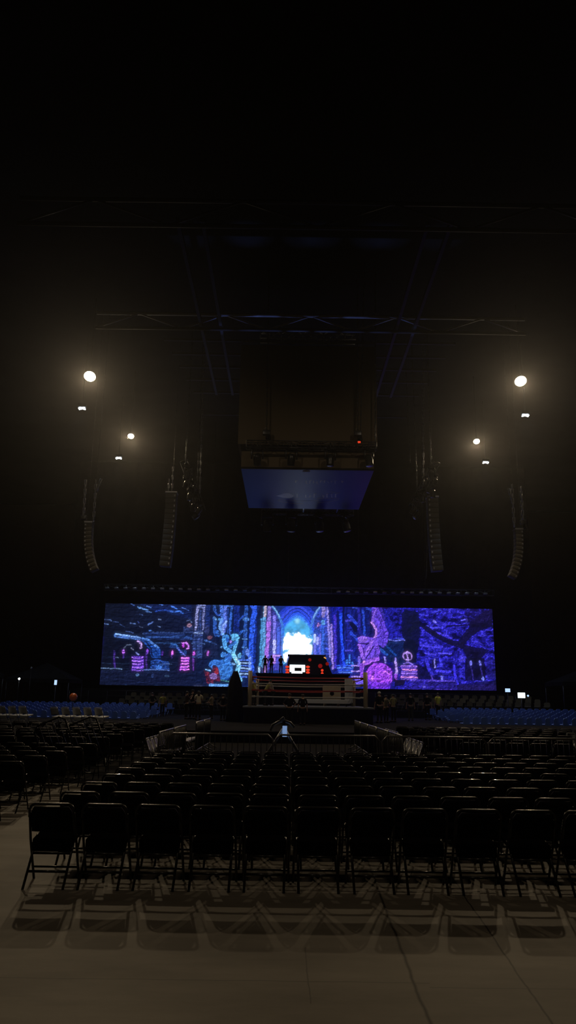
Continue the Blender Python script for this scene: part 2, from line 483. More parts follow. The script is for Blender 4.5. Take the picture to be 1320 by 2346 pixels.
for i, px in enumerate((613, 668, 732, 792)):
    p = P(px, 1174, 50.3)
    moving_head(p, 1.75, 'moving light hanging below the far side of the box, %s' % pos[i], 'moving lights on the far side of the box', 0.4 * i, 0.3 - 0.2 * i)
a = P(565, 1019, 39.3); c = P(862, 1023, 39.3); c.z = a.z
box_truss('lighting_truss', a, c, 0.40, M['dark_steel'], 'thin black truss carrying lights along the near side of the box', 0.03, 0.5)
a = P(600, 1172, 50.3); c = P(810, 1174, 50.3); c.z = a.z
box_truss('lighting_truss', a, c, 0.36, M['dark_steel'], 'thin black truss carrying lights behind the bottom of the box', 0.03, 0.5)
o = MB().box((0, 0, 0), (0.16, 0.1, 0.1), bev=0.02).build('indicator_light', M['glowred'], None, P(823, 1013, 39.1)); tag(o, 'tiny red indicator light on the truss below the box', 'indicator light')
# small oval lens at the middle of the near lower edge
o = MB().lathe([(0.26, 0), (0.22, 0.08), (0.05, 0.12)], 16, Matrix.Rotation(R(180), 4, 'X')).build('dome_camera', M['white'], None, P(702, 1077, 40.3)); tag(o, 'small pale dome under the near lower edge of the box', 'dome')

def chain(name, p0, p1, r, label, mt='dark_steel', group=None, cat='chain'):
    """hoist chain as a run of alternating links"""
    p0 = Vector(p0); p1 = Vector(p1); d = p1 - p0; ln = d.length; n = int(ln / 0.28)
    mb = MB(); u = d.normalized(); s = u.cross(Vector((0, 1, 0.01))).normalized(); q = u.cross(s)
    for i in range(n):
        c0 = u * (ln * i / n); c1 = u * (ln * (i + 1) / n + 0.02)
        a_ = s if i % 2 else q
        mb.tube([c0 - a_ * r * 0.6, c1 - a_ * r * 0.6, c1 + a_ * r * 0.6, c0 + a_ * r * 0.6], r * 0.42, 5, closed=True)
    o = mb.build(name, M[mt], None, p0); tag(o, label, cat, group); return o
def hoist(loc, label, s=1.0, group='chain hoists'):
    t = empty('chain_hoist', loc, 0, label, 'chain hoist', group)
    MB().box((0, 0, 0.12 * s), (0.42 * s, 0.26 * s, 0.28 * s), bev=0.03).build('motor', M['dark_steel'], t)
    MB().lathe([(0.10 * s, -0.1 * s), (0.14 * s, -0.32 * s), (0.12 * s, -0.42 * s)], 12, Matrix.Translation((0.12 * s, 0, 0.1 * s))).build('chain_bag', M['black_cloth'], t)
    MB().tube([(-0.1 * s, 0, 0.26 * s), (-0.1 * s, 0, 0.40 * s), (0.02 * s, 0, 0.44 * s), (0.04 * s, 0, 0.34 * s)], 0.02 * s, 6).build('hook', M['steel'], t)
    return t
def chn(px0, py0, px1, py1, D, label, r=0.05, mt='dark_steel'):
    e_ = P(px0, py0, D)
    if py0 < 910 and e_.z > 12: e_.z = 27.04
    return chain('hoist_chain', P(px1, py1, D), e_, r, label, mt, 'hoist chains')
chn(613, 760, 611, 985, 39.5, 'left hoist chain hanging down the near face of the box')
chn(820, 760, 820, 985, 39.5, 'hoist chain down the right part of the near face of the box')
chn(838, 800, 826, 985, 39.2, 'slanting hoist chain beside the right hoist on the box')
chn(863, 780, 860, 1012, 39.4, 'hoist chain along the right edge of the box')
hoist(P(610.5, 996, 39.5), 'chain hoist on the left part of the box front'); hoist(P(820, 998, 39.5), 'chain hoist on the right part of the box front')

# ---------------------------------------------------------------- speaker arrays
def line_array(name, top, n, hcab, wcab, label, curve, sgn, dcab=0.55, ry=0.0):
    t = empty(name, top, ry, label, 'speaker array', 'hanging speaker arrays')
    MB().box((0, 0, 0.06), (wcab * 1.1, dcab * 1.1, 0.10)).build('flying_frame', M['steel'], t)
    x = 0; z = 0; ang = 0
    for i in range(n):
        ang = curve * (i / n) ** 1.6
        dx = math.sin(ang) * hcab * sgn; dz = -math.cos(ang) * hcab
        c = Vector((x + dx / 2, 0, z + dz / 2))
        rot = (0, -ang * sgn, 0)
        cb = MB().box((0, 0, 0), (wcab, dcab, hcab * 0.93), bev=0.015).build('speaker_cabinet', M['speaker'], t, c)
        cb.rotation_euler = rot
        MB().box((wcab * 0.36 * -sgn, -dcab / 2 - 0.02, 0), (0.09, 0.05, hcab * 0.4), bev=0.01).build('rigging_plate', M['steel'], cb)
        x += dx; z += dz
    return t
for side, s in (('left', 1), ('right', -1)):
    if s == 1:
        top = P(205, 1200, 45); ch = [((196, 1100), (191, 1186)), ((220, 1100), (214, 1194)), ((232, 1098), (222, 1125))]
    else:
        top = P(1187, 1216, 45); ch = [((1194, 1115), (1199, 1192)), ((1173, 1110), (1179, 1208)), ((1166, 1120), (1173, 1145))]
    line_array('line_array', top, 12, 0.255, 0.46, 'small curved speaker array hanging on two chains at the far %s' % side, R(32), s)
    fr = P(205, 1200, 45) if s == 1 else P(1187, 1216, 45)
    for xx in (-0.18, 0.2):
        q = Vector((fr.x + xx, 45, fr.z + 0.1)); chain('hoist_chain', q, (q.x + (0.05 if xx > 0 else -0.05), 45, 27.04), 0.02, 'thin dark chain carrying the far %s speaker array, %s one' % (side, 'left' if xx < 0 else 'right'), 'black_steel', 'hoist chains')
    nm = ['outer', 'inner', 'short slanting']
    for k, (a_, b_) in enumerate(ch):
        chn(*a_, *b_, 45, '%s hoist chain above the far %s speaker array' % (nm[k], side), 0.09, 'steel')
    hoist(P(191, 1190, 45) if s == 1 else P(1199, 1200, 45), 'chain hoist at the outer top corner of the far %s speaker array' % side, 0.9)
    if s == 1: top = P(394, 1132, 50)
    else: top = P(990, 1142, 50)
    line_array('line_array', top, 14, 0.37, 0.74, 'tall straight speaker array hanging %s of the box' % side, R(6), -s, 0.7)
    q = Vector((top.x, 50.1, top.z + 0.08)); chain('hoist_chain', q, (q.x, 50.1, 27.04), 0.02, 'thin dark chain carrying the tall %s speaker array' % side, 'black_steel', 'hoist chains')
    # rig of lamps next to it
cl = [(432, 1066), (428, 1090), (441, 1104), (436, 1118), (448, 1125), (444, 1143), (457, 1150), (452, 1163)]
cr = [(988, 1068), (996, 1086), (984, 1102), (992, 1112), (968, 1122), (960, 1136), (948, 1150), (956, 1162)]
words = ['topmost', 'second from top', 'third from top', 'fourth from top', 'fourth from bottom', 'third from bottom', 'second from bottom', 'lowest']
for side, lst in (('left', cl), ('right', cr)):
    for i, (px, py) in enumerate(lst):
        moving_head(P(px, py, 48 + (i % 3) * 0.5), 1.1, 'stage light in the cluster beside the tall %s speaker array, %s' % (side, words[i]),
                    'lights clustered beside the tall arrays', i * 0.7, 0.9 - 0.25 * i)
a = P(422, 1058, 48.4); c = P(462, 1168, 48.4)
box_truss('side_truss', a, c, 0.5, M['dark_steel'], 'short black truss holding the lamp cluster left of the box', 0.04, 0.5)
a = P(999, 1060, 48.4); c = P(946, 1160, 48.4)
box_truss('side_truss', a, c, 0.5, M['dark_steel'], 'short black truss holding the lamp cluster right of the box', 0.04, 0.5)
chn(445, 700, 425, 1060, 48, 'long chain from the roof down to the left lamp cluster, left one')
chn(467, 830, 458, 1130, 48, 'long chain from the roof down to the left lamp cluster, right one', 0.06, 'steel')
chn(462, 860, 452, 1110, 48.6, 'thin chain close beside the right chain of the left lamp cluster', 0.04)
chn(397, 1070, 394, 1128, 50, 'short chain on top of the tall left speaker array', 0.07, 'steel')
chn(388, 1098, 386, 1128, 50, 'stub of chain at the left corner of the tall left speaker array', 0.07, 'steel')
chn(972, 850, 970, 1110, 49, 'bright long chain right of the box above the tall right speaker array', 0.06, 'steel')
chn(983, 880, 988, 1064, 48, 'long chain from the roof to the top of the right lamp cluster')
chn(946, 890, 956, 1120, 48.6, 'long chain just right of the box leading to the right lamp cluster', 0.05)
chn(930, 900, 940, 1060, 48.9, 'thin slanting chain nearest the right side of the box', 0.035)
o = chain('safety_cable', P(977, 1325, 50.3), P(982, 1150, 50.3), 0.03, 'thin cable trailing down from the tall right speaker array', cat='cable')

# ---------------------------------------------------------------- floodlights
def floodlight(px, py, D, kind, label):
    p = P(px, py, D)
    aim = Vector((-p.x * 0.35, -p.y, 0)).normalized() * math.cos(R(52)) + Vector((0, 0, -math.sin(R(52))))
    if kind == 'cool': aim = Vector((0, -0.05, -1)).normalized()
    t = empty('floodlight', p, 0, label, 'floodlight', 'floodlights under the roof')
    q = aim.to_track_quat('-Z', 'Y').to_matrix().to_4x4()
    s = {'big': 0.62, 'small': 0.40, 'cool': 0.34}[kind]
    if kind != 'cool':
        MB().lathe([(0.16 * s, 0.8 * s), (0.3 * s, 0.75 * s), (0.32 * s, 0.45 * s), (0.55 * s, 0.25 * s), (0.62 * s, 0.0)], 24, q).build('reflector', M['dark_steel'], t)
        MB().lathe([(0.58 * s, -0.02), (0.5 * s, -0.05 * s), (0.2 * s, -0.09 * s)], 24, q).build('lens', M['lens'], t)
    else:
        MB().box((0, 0, 0.15), (1.7 * s, 1.0 * s, 0.22), bev=0.03).build('housing', M['dark_steel'], t).matrix_local = q
        for k in (-1, 1):
            MB().box((k * 0.40 * s, 0, 0.0), (0.62 * s, 0.75 * s, 0.06), bev=0.02).build('lens', M['lens2'], t).matrix_local = q @ Matrix.Rotation(0.25 * k, 4, 'Y')
    MB().tube([(0, 0, 0.3), (0, 0.0, 27.04 - p.z)], 0.03, 6).build('stem', M['dark_steel'], t)
    ld = bpy.data.lights.new('flood_beam', 'SPOT')
    ld.energy = {'big': WARM_BIG, 'small': WARM_SMALL, 'cool': COOL}[kind]
    ld.color = (1.0, 0.76, 0.46) if kind != 'cool' else (0.62, 0.80, 1.0)
    ld.spot_size = R(92 if kind != 'cool' else 84); ld.spot_blend = 0.22; ld.shadow_soft_size = 0.25
    lo = bpy.data.objects.new('flood_beam', ld); COL.objects.link(lo); lo.parent = t
    lo.matrix_local = Matrix.Translation(aim * 0.35) @ q
for l in LAMPS: floodlight(*l)
# unseen fill pair added over the camera; second unseen pair continues the lamp row
for sx in (-1, 1):
    ld = bpy.data.lights.new('unseen_overhead_lamp', 'SPOT'); ld.energy = OVERHEAD_FILL; ld.color = (1.0, 0.78, 0.52)
    ld.spot_size = R(110); ld.spot_blend = 0.8; ld.shadow_soft_size = 1.5
    lo = bpy.data.objects.new('unseen_overhead_lamp', ld); COL.objects.link(lo); lo.location = (7.5 * sx, -2.0, ROOF)
    ld = bpy.data.lights.new('unseen_overhead_lamp', 'SPOT'); ld.energy = REAR; ld.color = (1.0, 0.80, 0.56)
    ld.spot_size = R(50); ld.spot_blend = 0.7; ld.shadow_soft_size = 0.3
    lo = bpy.data.objects.new('unseen_overhead_lamp', ld); COL.objects.link(lo); lo.location = (12.5 * sx, 11.0, ROOF)
    lo.rotation_euler = (Vector((1.0 + 4 * sx, 46, 4)) - lo.location).to_track_quat('-Z', 'Y').to_euler()

# ---------------------------------------------------------------- LED wall picture
PW, PH = 1000, 208
def cxy(px, py):
    top = 1383 + (px - 243) * 0.0175
    t = (py - top) / (187 - (px - 243) * 0.004)
    xl = 243 - 15 * t; xr = 1128 + 9 * t
    return (px - xl) / (xr - xl) * PW, t * PH
YY, XX = np.mgrid[0:PH, 0:PW].astype(np.float32)
def vnoise(cx_, cy_, seed):
    g = np.random.RandomState(seed).rand(cy_ + 2, cx_ + 2)
    u = XX / PW * cx_; v = YY / PH * cy_
    i = np.floor(u).astype(int); j = np.floor(v).astype(int); fu = u - i; fv = v - j
    fu = fu * fu * (3 - 2 * fu); fv = fv * fv * (3 - 2 * fv)
    return (g[j, i] * (1 - fu) * (1 - fv) + g[j, i + 1] * fu * (1 - fv) + g[j + 1, i] * (1 - fu) * fv + g[j + 1, i + 1] * fu * fv)
def fbm(cx_, cy_, seed, n=4):
    s = 0; a_ = 1; t = 0
    for k in range(n):
        s = s + a_ * vnoise(cx_ * 2 ** k, cy_ * 2 ** k, seed + k); t += a_; a_ *= 0.6
    return s / t
N_rock = fbm(40, 14, 1, 4); N_fine = fbm(160, 50, 5, 3); N_streak = fbm(24, 30, 9, 4); N_vert = fbm(120, 5, 14, 3); N_hor = fbm(14, 52, 17, 3)
ridge = 1 - np.abs(2 * N_rock - 1) * 2.2
img = np.zeros((PH, PW, 3), np.float32)
def L3(c): return np.array(lin(c), np.float32)
def blend(mask, col, a_=1.0):
    global img
    mm = np.clip(mask * a_, 0, 1)[..., None]
    c = col if isinstance(col, np.ndarray) and col.ndim == 3 else np.array(col, np.float32)[None, None, :]
    img = img * (1 - mm) + c * mm
def poly_mask(pts):
    pts = [cxy(*p) for p in pts]; ins = np.zeros((PH, PW), bool); n = len(pts)
    for i in range(n):
        x1_, y1_ = pts[i]; x2_, y2_ = pts[(i + 1) % n]
        if y1_ == y2_: continue
        c = ((y1_ > YY) != (y2_ > YY)) & (XX < (x2_ - x1_) * (YY - y1_) / (y2_ - y1_) + x1_)
        ins ^= c
    return ins.astype(np.float32)
def seg_dist(pts):
    pts = [cxy(*p) for p in pts]; d = np.full((PH, PW), 1e9, np.float32); tt = np.zeros((PH, PW), np.float32); n = len(pts) - 1
    for i in range(n):
        ax_, ay_ = pts[i]; bx_, by_ = pts[i + 1]; vx, vy = bx_ - ax_, by_ - ay_; l2 = vx * vx + vy * vy + 1e-6
        t = np.clip(((XX - ax_) * vx + (YY - ay_) * vy) / l2, 0, 1)
        dd = np.hypot(XX - ax_ - t * vx, YY - ay_ - t * vy); m_ = dd < d
        tt[m_] = ((i + t) / n)[m_]; d = np.minimum(d, dd)
    return d, tt
def stroke(pts, w_, col, a_=1.0, w2=None, soft=0.8):
    d, t = seg_dist(pts); ww = w_ / 2 if w2 is None else (w_ + (w2 - w_) * t) / 2
    blend(np.clip((ww - d) / soft + 0.5, 0, 1), L3(col), a_)
def ell(cx_, cy_, rx, ry, col, a_=1.0, soft=0.15, shade=None):
    x_, y_ = cxy(cx_, cy_); d = np.hypot((XX - x_) / (rx * 1.12), (YY - y_) / (ry * 1.12))
    mk = np.clip((1 - d) / soft, 0, 1)
    if shade is None: blend(mk, L3(col), a_)
    else:
        s = np.clip(1 - ((XX - x_) * shade[0] / (rx * 1.12) + (YY - y_) * shade[1] / (ry * 1.12)), 0.15, 1.9)
        blend(mk, (L3(col)[None, None, :] * s[..., None]).astype(np.float32), a_)
def polyf(pts, col, a_=1.0, tex=None, amp=0.0):
    mk = poly_mask(pts)
    if tex is None: blend(mk, L3(col), a_)
    else: blend(mk, (L3(col)[None, None, :] * np.clip(1 + amp * (tex - 0.5) * 2, 0.05, 3)[..., None]).astype(np.float32), a_)
def Z(k, pts):
    ox = {'A': 220, 'B': 400, 'C': 580, 'D': 760, 'E': 940}[k]
    return [(ox + x / 6.0, 1370 + y / 6.0) for x, y in pts]
# base
uu = XX / PW
def ramp(x, stops):
    xs = [s[0] for s in stops]; cs = np.array([lin(s[1]) for s in stops])
    return np.stack([np.interp(x, xs, cs[:, i]) for i in range(3)], -1).astype(np.float32)
base = ramp(uu, [(0, (9, 14, 30)), (0.2, (13, 20, 44)), (0.33, (14, 26, 64)), (0.42, (18, 40, 110)), (0.5, (20, 40, 150)), (0.6, (16, 26, 130)),
                 (0.7, (18, 20, 110)), (0.85, (28, 22, 150)), (0.96, (22, 18, 90)), (1, (15, 12, 50))])
tex = np.clip(0.35 + 1.1 * N_streak * np.where(uu < 0.35, 1, 0.6) + np.where(uu > 0.6, 1.3 * np.clip(ridge, 0, 1) * N_fine, 0.3 * N_fine) - 0.25, 0.08, 2.4)
img = base * tex[..., None]
# left cavern: streaks of rock
polyf(Z('A', [(560, 70), (1320, 80), (1320, 300), (1000, 220), (800, 190)]), (16, 30, 78), 0.6, N_streak, 0.8)
for p, w_, c in [([(460, 70), (530, 100)], 2, (60, 90, 160)), ([(580, 125), (650, 155), (715, 175)], 3.4, (90, 135, 205)), ([(700, 120), (765, 140)], 3, (70, 105, 180)),
                 ([(690, 195), (760, 205)], 2.2, (75, 110, 180)), ([(860, 80), (915, 100)], 2.4, (70, 110, 200)), ([(1040, 120), (1115, 150)], 3, (60, 105, 200)),
                 ([(1000, 185), (1080, 195), (1140, 185), (1200, 210)], 4.2, (52, 95, 190)), ([(1180, 140), (1280, 175)], 2, (60, 90, 165)), ([(820, 190), (940, 170), (1010, 185)], 3.5, (30, 58, 140)),
                 ([(120, 300), (200, 305), (215, 325)], 2.6, (60, 80, 130)), ([(120, 355), (170, 365)], 2.4, (75, 100, 150)), ([(470, 355), (545, 365)], 3, (80, 105, 165)),
                 ([(720, 380), (780, 330), (760, 350)], 3, (70, 95, 160)), ([(735, 455), (775, 465)], 3.2, (60, 95, 165)), ([(850, 395), (885, 405)], 2, (80, 100, 150)),
                 ([(860, 295), (895, 310)], 3.2, (90, 110, 160)), ([(415, 465), (510, 490)], 2.4, (45, 65, 115)), ([(330, 365), (390, 400)], 2.2, (35, 50, 90)),
                 ([(580, 330), (590, 350)], 3, (40, 55, 110)), ([(600, 400), (640, 410)], 2, (50, 60, 90)), ([(650, 505), (730, 495)], 2, (70, 95, 150)),
                 ([(600, 230), (640, 240)], 2, (50, 70, 120)), ([(240, 335), (310, 345)], 2, (35, 50, 90))]:
    stroke(Z('A', p), w_, c)
# ledge behind
polyf(Z('A', [(640, 480), (1320, 480), (1320, 590), (700, 570)]), (22, 38, 84), 0.8, N_hor, 0.9)
stroke(Z('A', [(700, 545), (1200, 545), (1320, 570)]), 5, (38, 66, 130)); stroke(Z('A', [(780, 480), (1200, 490)]), 2.5, (40, 60, 110))
stroke(Z('A', [(820, 628), (1180, 628)]), 3.5, (28, 52, 96))
for y_ in (820, 905, 975): stroke(Z('A', [(60, y_), (500, y_ + 8)]), 1.6, (40, 60, 95), 0.7)
# lower black band left
polyf(Z('A', [(60, 600), (480, 600), (480, 1000), (50, 1000)]), (4, 6, 16), 0.6)
stroke(Z('A', [(60, 975), (220, 975), (360, 985)]), 2.2, (85, 110, 150)); stroke(Z('A', [(250, 822), (310, 822)]), 1.6, (80, 95, 130))
# crossed beam and kneeling cloaked figure
stroke(Z('A', [(270, 520), (600, 568)]), 9.5, (70, 110, 190)); stroke(Z('A', [(270, 505), (600, 555)]), 3, (125, 165, 235))
polyf(Z('A', [(590, 575), (650, 555), (720, 580), (800, 640), (860, 680), (885, 740), (880, 835), (760, 835), (740, 720), (690, 670), (640, 610)]), (24, 62, 140), 1, N_fine, 0.9)
stroke(Z('A', [(640, 562), (720, 590), (800, 650), (850, 690)]), 5, (75, 120, 200)); stroke(Z('A', [(690, 620), (740, 690), (780, 810)]), 4, (10, 24, 66)); stroke(Z('A', [(800, 690), (850, 780)]), 3, (12, 40, 110))
ell(220 + 600 / 6, 1370 + 670 / 6, 13, 13, (8, 9, 22)); stroke(Z('A', [(570, 605), (605, 620), (628, 650), (628, 690), (610, 700)]), 3.6, (175, 145, 225)); stroke(Z('A', [(380, 730), (385, 690), (430, 655), (480, 660)]), 2.2, (70, 80, 105))
stroke(Z('A', [(480, 700), (510, 720)]), 3, (110, 115, 150)); stroke(Z('A', [(540, 770), (585, 790)]), 3.2, (110, 120, 190))
polyf(Z('A', [(1000, 690), (1050, 630), (1100, 640), (1150, 720), (1240, 720), (1240, 810), (1180, 800), (1100, 700)]), (26, 50, 108), 1, N_fine, 0.8)
stroke(Z('A', [(1040, 640), (1100, 650), (1130, 690)]), 4.5, (45, 88, 160)); stroke(Z('A', [(1120, 700), (1220, 800)]), 4, (80, 95, 190))
ell(220 + 1225 / 6, 1370 + 675 / 6, 8, 9, (10, 8, 24)); stroke(Z('A', [(1190, 630), (1230, 625), (1262, 665), (1262, 705), (1240, 715)]), 4, (180, 110, 220)); ell(220 + 1200 / 6, 1370 + 665 / 6, 3, 5, (170, 60, 200))
# candles and draped tables
for cx_, cy_, c in [(378, 750, (175, 95, 235)), (250, 760, (40, 26, 90)), (905, 770, (70, 35, 130)), (1045, 765, (215, 105, 235)), (700, 740, (130, 70, 210))]:
    ell(220 + cx_ / 6, 1370 + cy_ / 6, 2.6, 6, c)
for x_, y_, y2 in [(378, 780, 830), (250, 780, 970), (690, 760, 980), (1045, 790, 820)]: stroke(Z('A', [(x_, y_), (x_, y2)]), 4, (58, 36, 120), 0.9)
def drape(k, pts, c1, c2):
    polyf(Z(k, pts), c2, 1, N_hor, 1.1); x0_ = min(p[0] for p in pts); x1_ = max(p[0] for p in pts); y0_ = min(p[1] for p in pts); y1_ = max(p[1] for p in pts)
    for q in range(5):
        yy_ = y0_ + (q + 0.4) * (y1_ - y0_) / 5; stroke(Z(k, [(x0_ + 20, yy_), ((x0_ + x1_) / 2, yy_ + 8), (x1_ - 18, yy_ - 3)]), 3.0, c1)
        stroke(Z(k, [(x0_ + 20, yy_ + 20), (x1_ - 18, yy_ + 18)]), 1.8, (20, 8, 50), 0.8)
drape('A', [(520, 810), (660, 815), (650, 990), (480, 1030)], (160, 105, 250), (85, 45, 180))
drape('A', [(1170, 820), (1285, 830), (1265, 960), (1150, 1010)], (215, 115, 240), (140, 60, 200))
polyf(Z('A', [(750, 870), (830, 850), (900, 870), (1000, 890), (1000, 990), (740, 990)]), (30, 62, 136), 0.9, N_fine, 1.2)
ell(220 + 860 / 6, 1370 + 965 / 6, 7, 7, (60, 110, 200)); ell(220 + 970 / 6, 1370 + 1075 / 6, 6, 3, (80, 115, 165))
stroke(Z('A', [(560, 990), (1000, 1000)]), 2.4, (75, 100, 165)); stroke(Z('A', [(890, 915), (1040, 915)]), 1.8, (60, 80, 120))
polyf(Z('A', [(60, 1000), (1320, 1010), (1320, 1200), (40, 1190)]), (14, 20, 46), 0.75, N_streak, 0.7)
ell(220 + 565 / 6, 1370 + 1065 / 6, 5, 4, (60, 85, 130)); ell(220 + 770 / 6, 1370 + 1070 / 6, 3, 7, (32, 48, 92))
# carved pilaster
polyf(Z('B', [(305, 85), (430, 85), (415, 300), (390, 500), (380, 840), (240, 840), (240, 640), (265, 500), (290, 240)]), (42, 58, 112), 1, N_fine, 0.8)
stroke(Z('B', [(320, 130), (290, 440)]), 6, (125, 130, 185)); stroke(Z('B', [(410, 130), (385, 440)]), 6, (105, 112, 168)); stroke(Z('B', [(305, 460), (340, 180), (365, 160), (380, 190), (370, 460)]), 3, (22, 26, 60))
polyf(Z('B', [(320, 90), (430, 90), (400, 160), (350, 130), (320, 160)]), (110, 120, 175), 0.9, N_fine, 0.9); stroke(Z('B', [(265, 495), (385, 490)]), 4, (115, 135, 185)); stroke(Z('B', [(235, 635), (410, 640)]), 3, (60, 85, 140))
stroke(Z('B', [(300, 560), (290, 830)]), 4, (24, 40, 84)); stroke(Z('B', [(460, 100), (455, 420)]), 12, (22, 40, 100), 0.8); stroke(Z('B', [(250, 840), (250, 1000)]), 4, (90, 45, 140), 0.9)
polyf(Z('B', [(130, 400), (250, 390), (255, 500), (120, 480)]), (34, 48, 92), 0.9, N_fine, 1); ell(400 + 200 / 6, 1370 + 385 / 6, 6, 4.5, (150, 115, 140), 0.9); stroke(Z('B', [(160, 320), (210, 305), (235, 350)]), 3, (60, 75, 115))
ell(400 + 480 / 6, 1370 + 555 / 6, 6, 5, (100, 65, 85)); stroke(Z('B', [(410, 590), (590, 655)]), 4, (60, 95, 170)); ell(400 + 450 / 6, 1370 + 450 / 6, 6, 11, (42, 50, 96))
polyf(Z('B', [(460, 640), (660, 540), (660, 800), (600, 830), (380, 830)]), (20, 30, 60), 0.8, N_streak, 1)
for x_, c in ((262, (180, 80, 200)), (458, (175, 95, 205))): ell(400 + x_ / 6, 1370 + 770 / 6, 3, 6.5, c)
# dark gap columns and bone-like stems behind the horned skeleton
polyf(Z('B', [(540, 85), (1170, 90), (1170, 1010), (880, 1010), (740, 840), (600, 830), (560, 520)]), (5, 12, 34), 0.75, N_vert, 1.2)
for pts, w_, c in [([(640, 90), (650, 200), (670, 290), (640, 380), (650, 500)], 9, (72, 112, 215)), ([(700, 90), (700, 230), (720, 310), (690, 410), (665, 470)], 8, (92, 118, 225)),
                   ([(565, 200), (600, 240), (620, 240)], 5, (50, 90, 190)), ([(550, 290), (560, 520)], 9, (40, 80, 165)), ([(550, 280), (575, 310)], 5, (95, 145, 205)), ([(585, 470), (600, 525)], 8, (45, 92, 180)),
                   ([(545, 110), (555, 170)], 8, (44, 80, 160)), ([(700, 105), (810, 110)], 7, (60, 105, 200)), ([(790, 150), (765, 330), (760, 500)], 6, (45, 88, 180)), ([(740, 160), (720, 500)], 4, (28, 55, 130)),
                   ([(860, 110), (850, 480)], 15, (18, 38, 118)), ([(990, 110), (985, 220), (975, 420), (960, 700), (940, 840)], 9, (40, 80, 165)), ([(950, 300), (1015, 305)], 6, (75, 125, 200)),
                   ([(930, 575), (995, 575)], 3, (90, 140, 210)), ([(930, 690), (985, 690)], 3, (80, 130, 200)), ([(880, 330), (950, 250)], 6, (30, 62, 150)), ([(950, 455), (1000, 455)], 3, (70, 115, 190)), ([(895, 500), (930, 470)], 6, (40, 85, 175)),
                   ([(1140, 110), (1090, 240), (1070, 420), (1050, 700), (1040, 840), (1060, 1000)], 13, (44, 90, 235)), ([(1065, 120), (1100, 180)], 8, (50, 90, 225)), ([(1130, 300), (1100, 620), (1095, 900)], 6, (16, 40, 140))]:
    stroke(Z('B', pts), w_, c)
blend(poly_mask(Z('B', [(540, 85), (1170, 90), (1170, 1010), (540, 520)])) * (N_fine < 0.42), L3((6, 14, 44)), 0.6)
# huddled horned skeleton
stroke(Z('B', [(615, 300), (650, 300), (660, 290)]), 5, (70, 130, 200)); stroke(Z('B', [(665, 505), (635, 450), (620, 400), (650, 300)]), 6, (110, 160, 240)); stroke(Z('B', [(655, 480), (670, 400), (718, 330)]), 5, (130, 160, 240))
ell(400 + 700 / 6, 1370 + 570 / 6, 8.5, 10, (66, 135, 215), shade=(0.2, 0.2)); ell(400 + 725 / 6, 1370 + 585 / 6, 4, 5, (30, 80, 170)); ell(400 + 825 / 6, 1370 + 550 / 6, 11.5, 9.5, (88, 165, 222), shade=(-.2, .3))
ell(400 + 770 / 6, 1370 + 610 / 6, 3, 4, (130, 110, 210)); ell(400 + 765 / 6, 1370 + 560 / 6, 3, 4, (12, 30, 80))
stroke(Z('B', [(680, 600), (700, 690), (780, 760), (840, 830)]), 9, (84, 160, 235)); stroke(Z('B', [(850, 600), (830, 700), (810, 760)]), 8, (95, 172, 232)); stroke(Z('B', [(760, 680), (830, 620)]), 7, (50, 110, 200))
ell(400 + 672 / 6, 1370 + 790 / 6, 7, 7, (60, 120, 200), shade=(.3, .3)); ell(400 + 648 / 6, 1370 + 688 / 6, 3, 2.5, (90, 140, 200)); ell(400 + 740 / 6, 1370 + 835 / 6, 9, 11, (50, 100, 190), shade=(.3, .2)); stroke(Z('B', [(760, 900), (820, 920)]), 4, (110, 155, 210))
stroke(Z('B', [(800, 780), (860, 870), (880, 950), (850, 1050), (900, 1130)]), 11, (120, 195, 240)); stroke(Z('B', [(850, 840), (890, 930)]), 4, (190, 235, 250))
ell(400 + 895 / 6, 1370 + 800 / 6, 3.6, 7, (95, 165, 215)); ell(400 + 1000 / 6, 1370 + 755 / 6, 5, 9, (95, 130, 225)); stroke(Z('B', [(1035, 820), (1030, 1000)]), 7, (110, 145, 235))
for q in range(7): stroke(Z('B', [(880 + q * 3, 860 + q * 38), (1060 - q * 12, 862 + q * 38)]), 3.2, (150, 185, 240) if q % 2 else (70, 105, 215), 0.9)
# big bluish skull and red cloth beside it
ell(400 + 680 / 6, 1370 + 990 / 6, 21, 25, (60, 125, 210), shade=(-.1, .25)); ell(400 + 560 / 6, 1370 + 920 / 6, 15, 12, (52, 108, 196), shade=(.1, .2))
blend(((N_fine < 0.44) & (np.hypot((XX - cxy(513, 1535)[0]) / 24, (YY - cxy(513, 1535)[1]) / 28) < 1)).astype(np.float32), L3((30, 80, 175)), 0.55)
polyf(Z('B', [(520, 920), (600, 960), (620, 1080), (560, 1050), (510, 1010)]), (70, 26, 40), 1, N_fine, 1); ell(400 + 570 / 6, 1370 + 1010 / 6, 5, 8, (150, 35, 35), 0.9)
polyf(Z('B', [(400, 1000), (430, 1020), (480, 1045), (520, 1030), (560, 1075), (600, 1060), (630, 1100), (620, 1150), (560, 1150), (510, 1190), (450, 1180), (430, 1110)]), (104, 26, 38), 0.85, N_fine, 1.6)
for _p in ([(420, 1030), (450, 1120), (500, 1180)], [(540, 1060), (570, 1150)]): stroke(Z('B', _p), 2.5, (36, 14, 30), 0.8); ell(400 + 530 / 6, 1370 + 1080 / 6, 9, 8, (120, 95, 165), 0.8)
stroke(Z('B', [(430, 990), (480, 1000)]), 4, (110, 160, 220)); stroke(Z('B', [(480, 1200), (600, 1205), (720, 1198)]), 5.5, (100, 160, 240)); stroke(Z('B', [(640, 1130), (740, 1150)]), 3, (60, 120, 120))
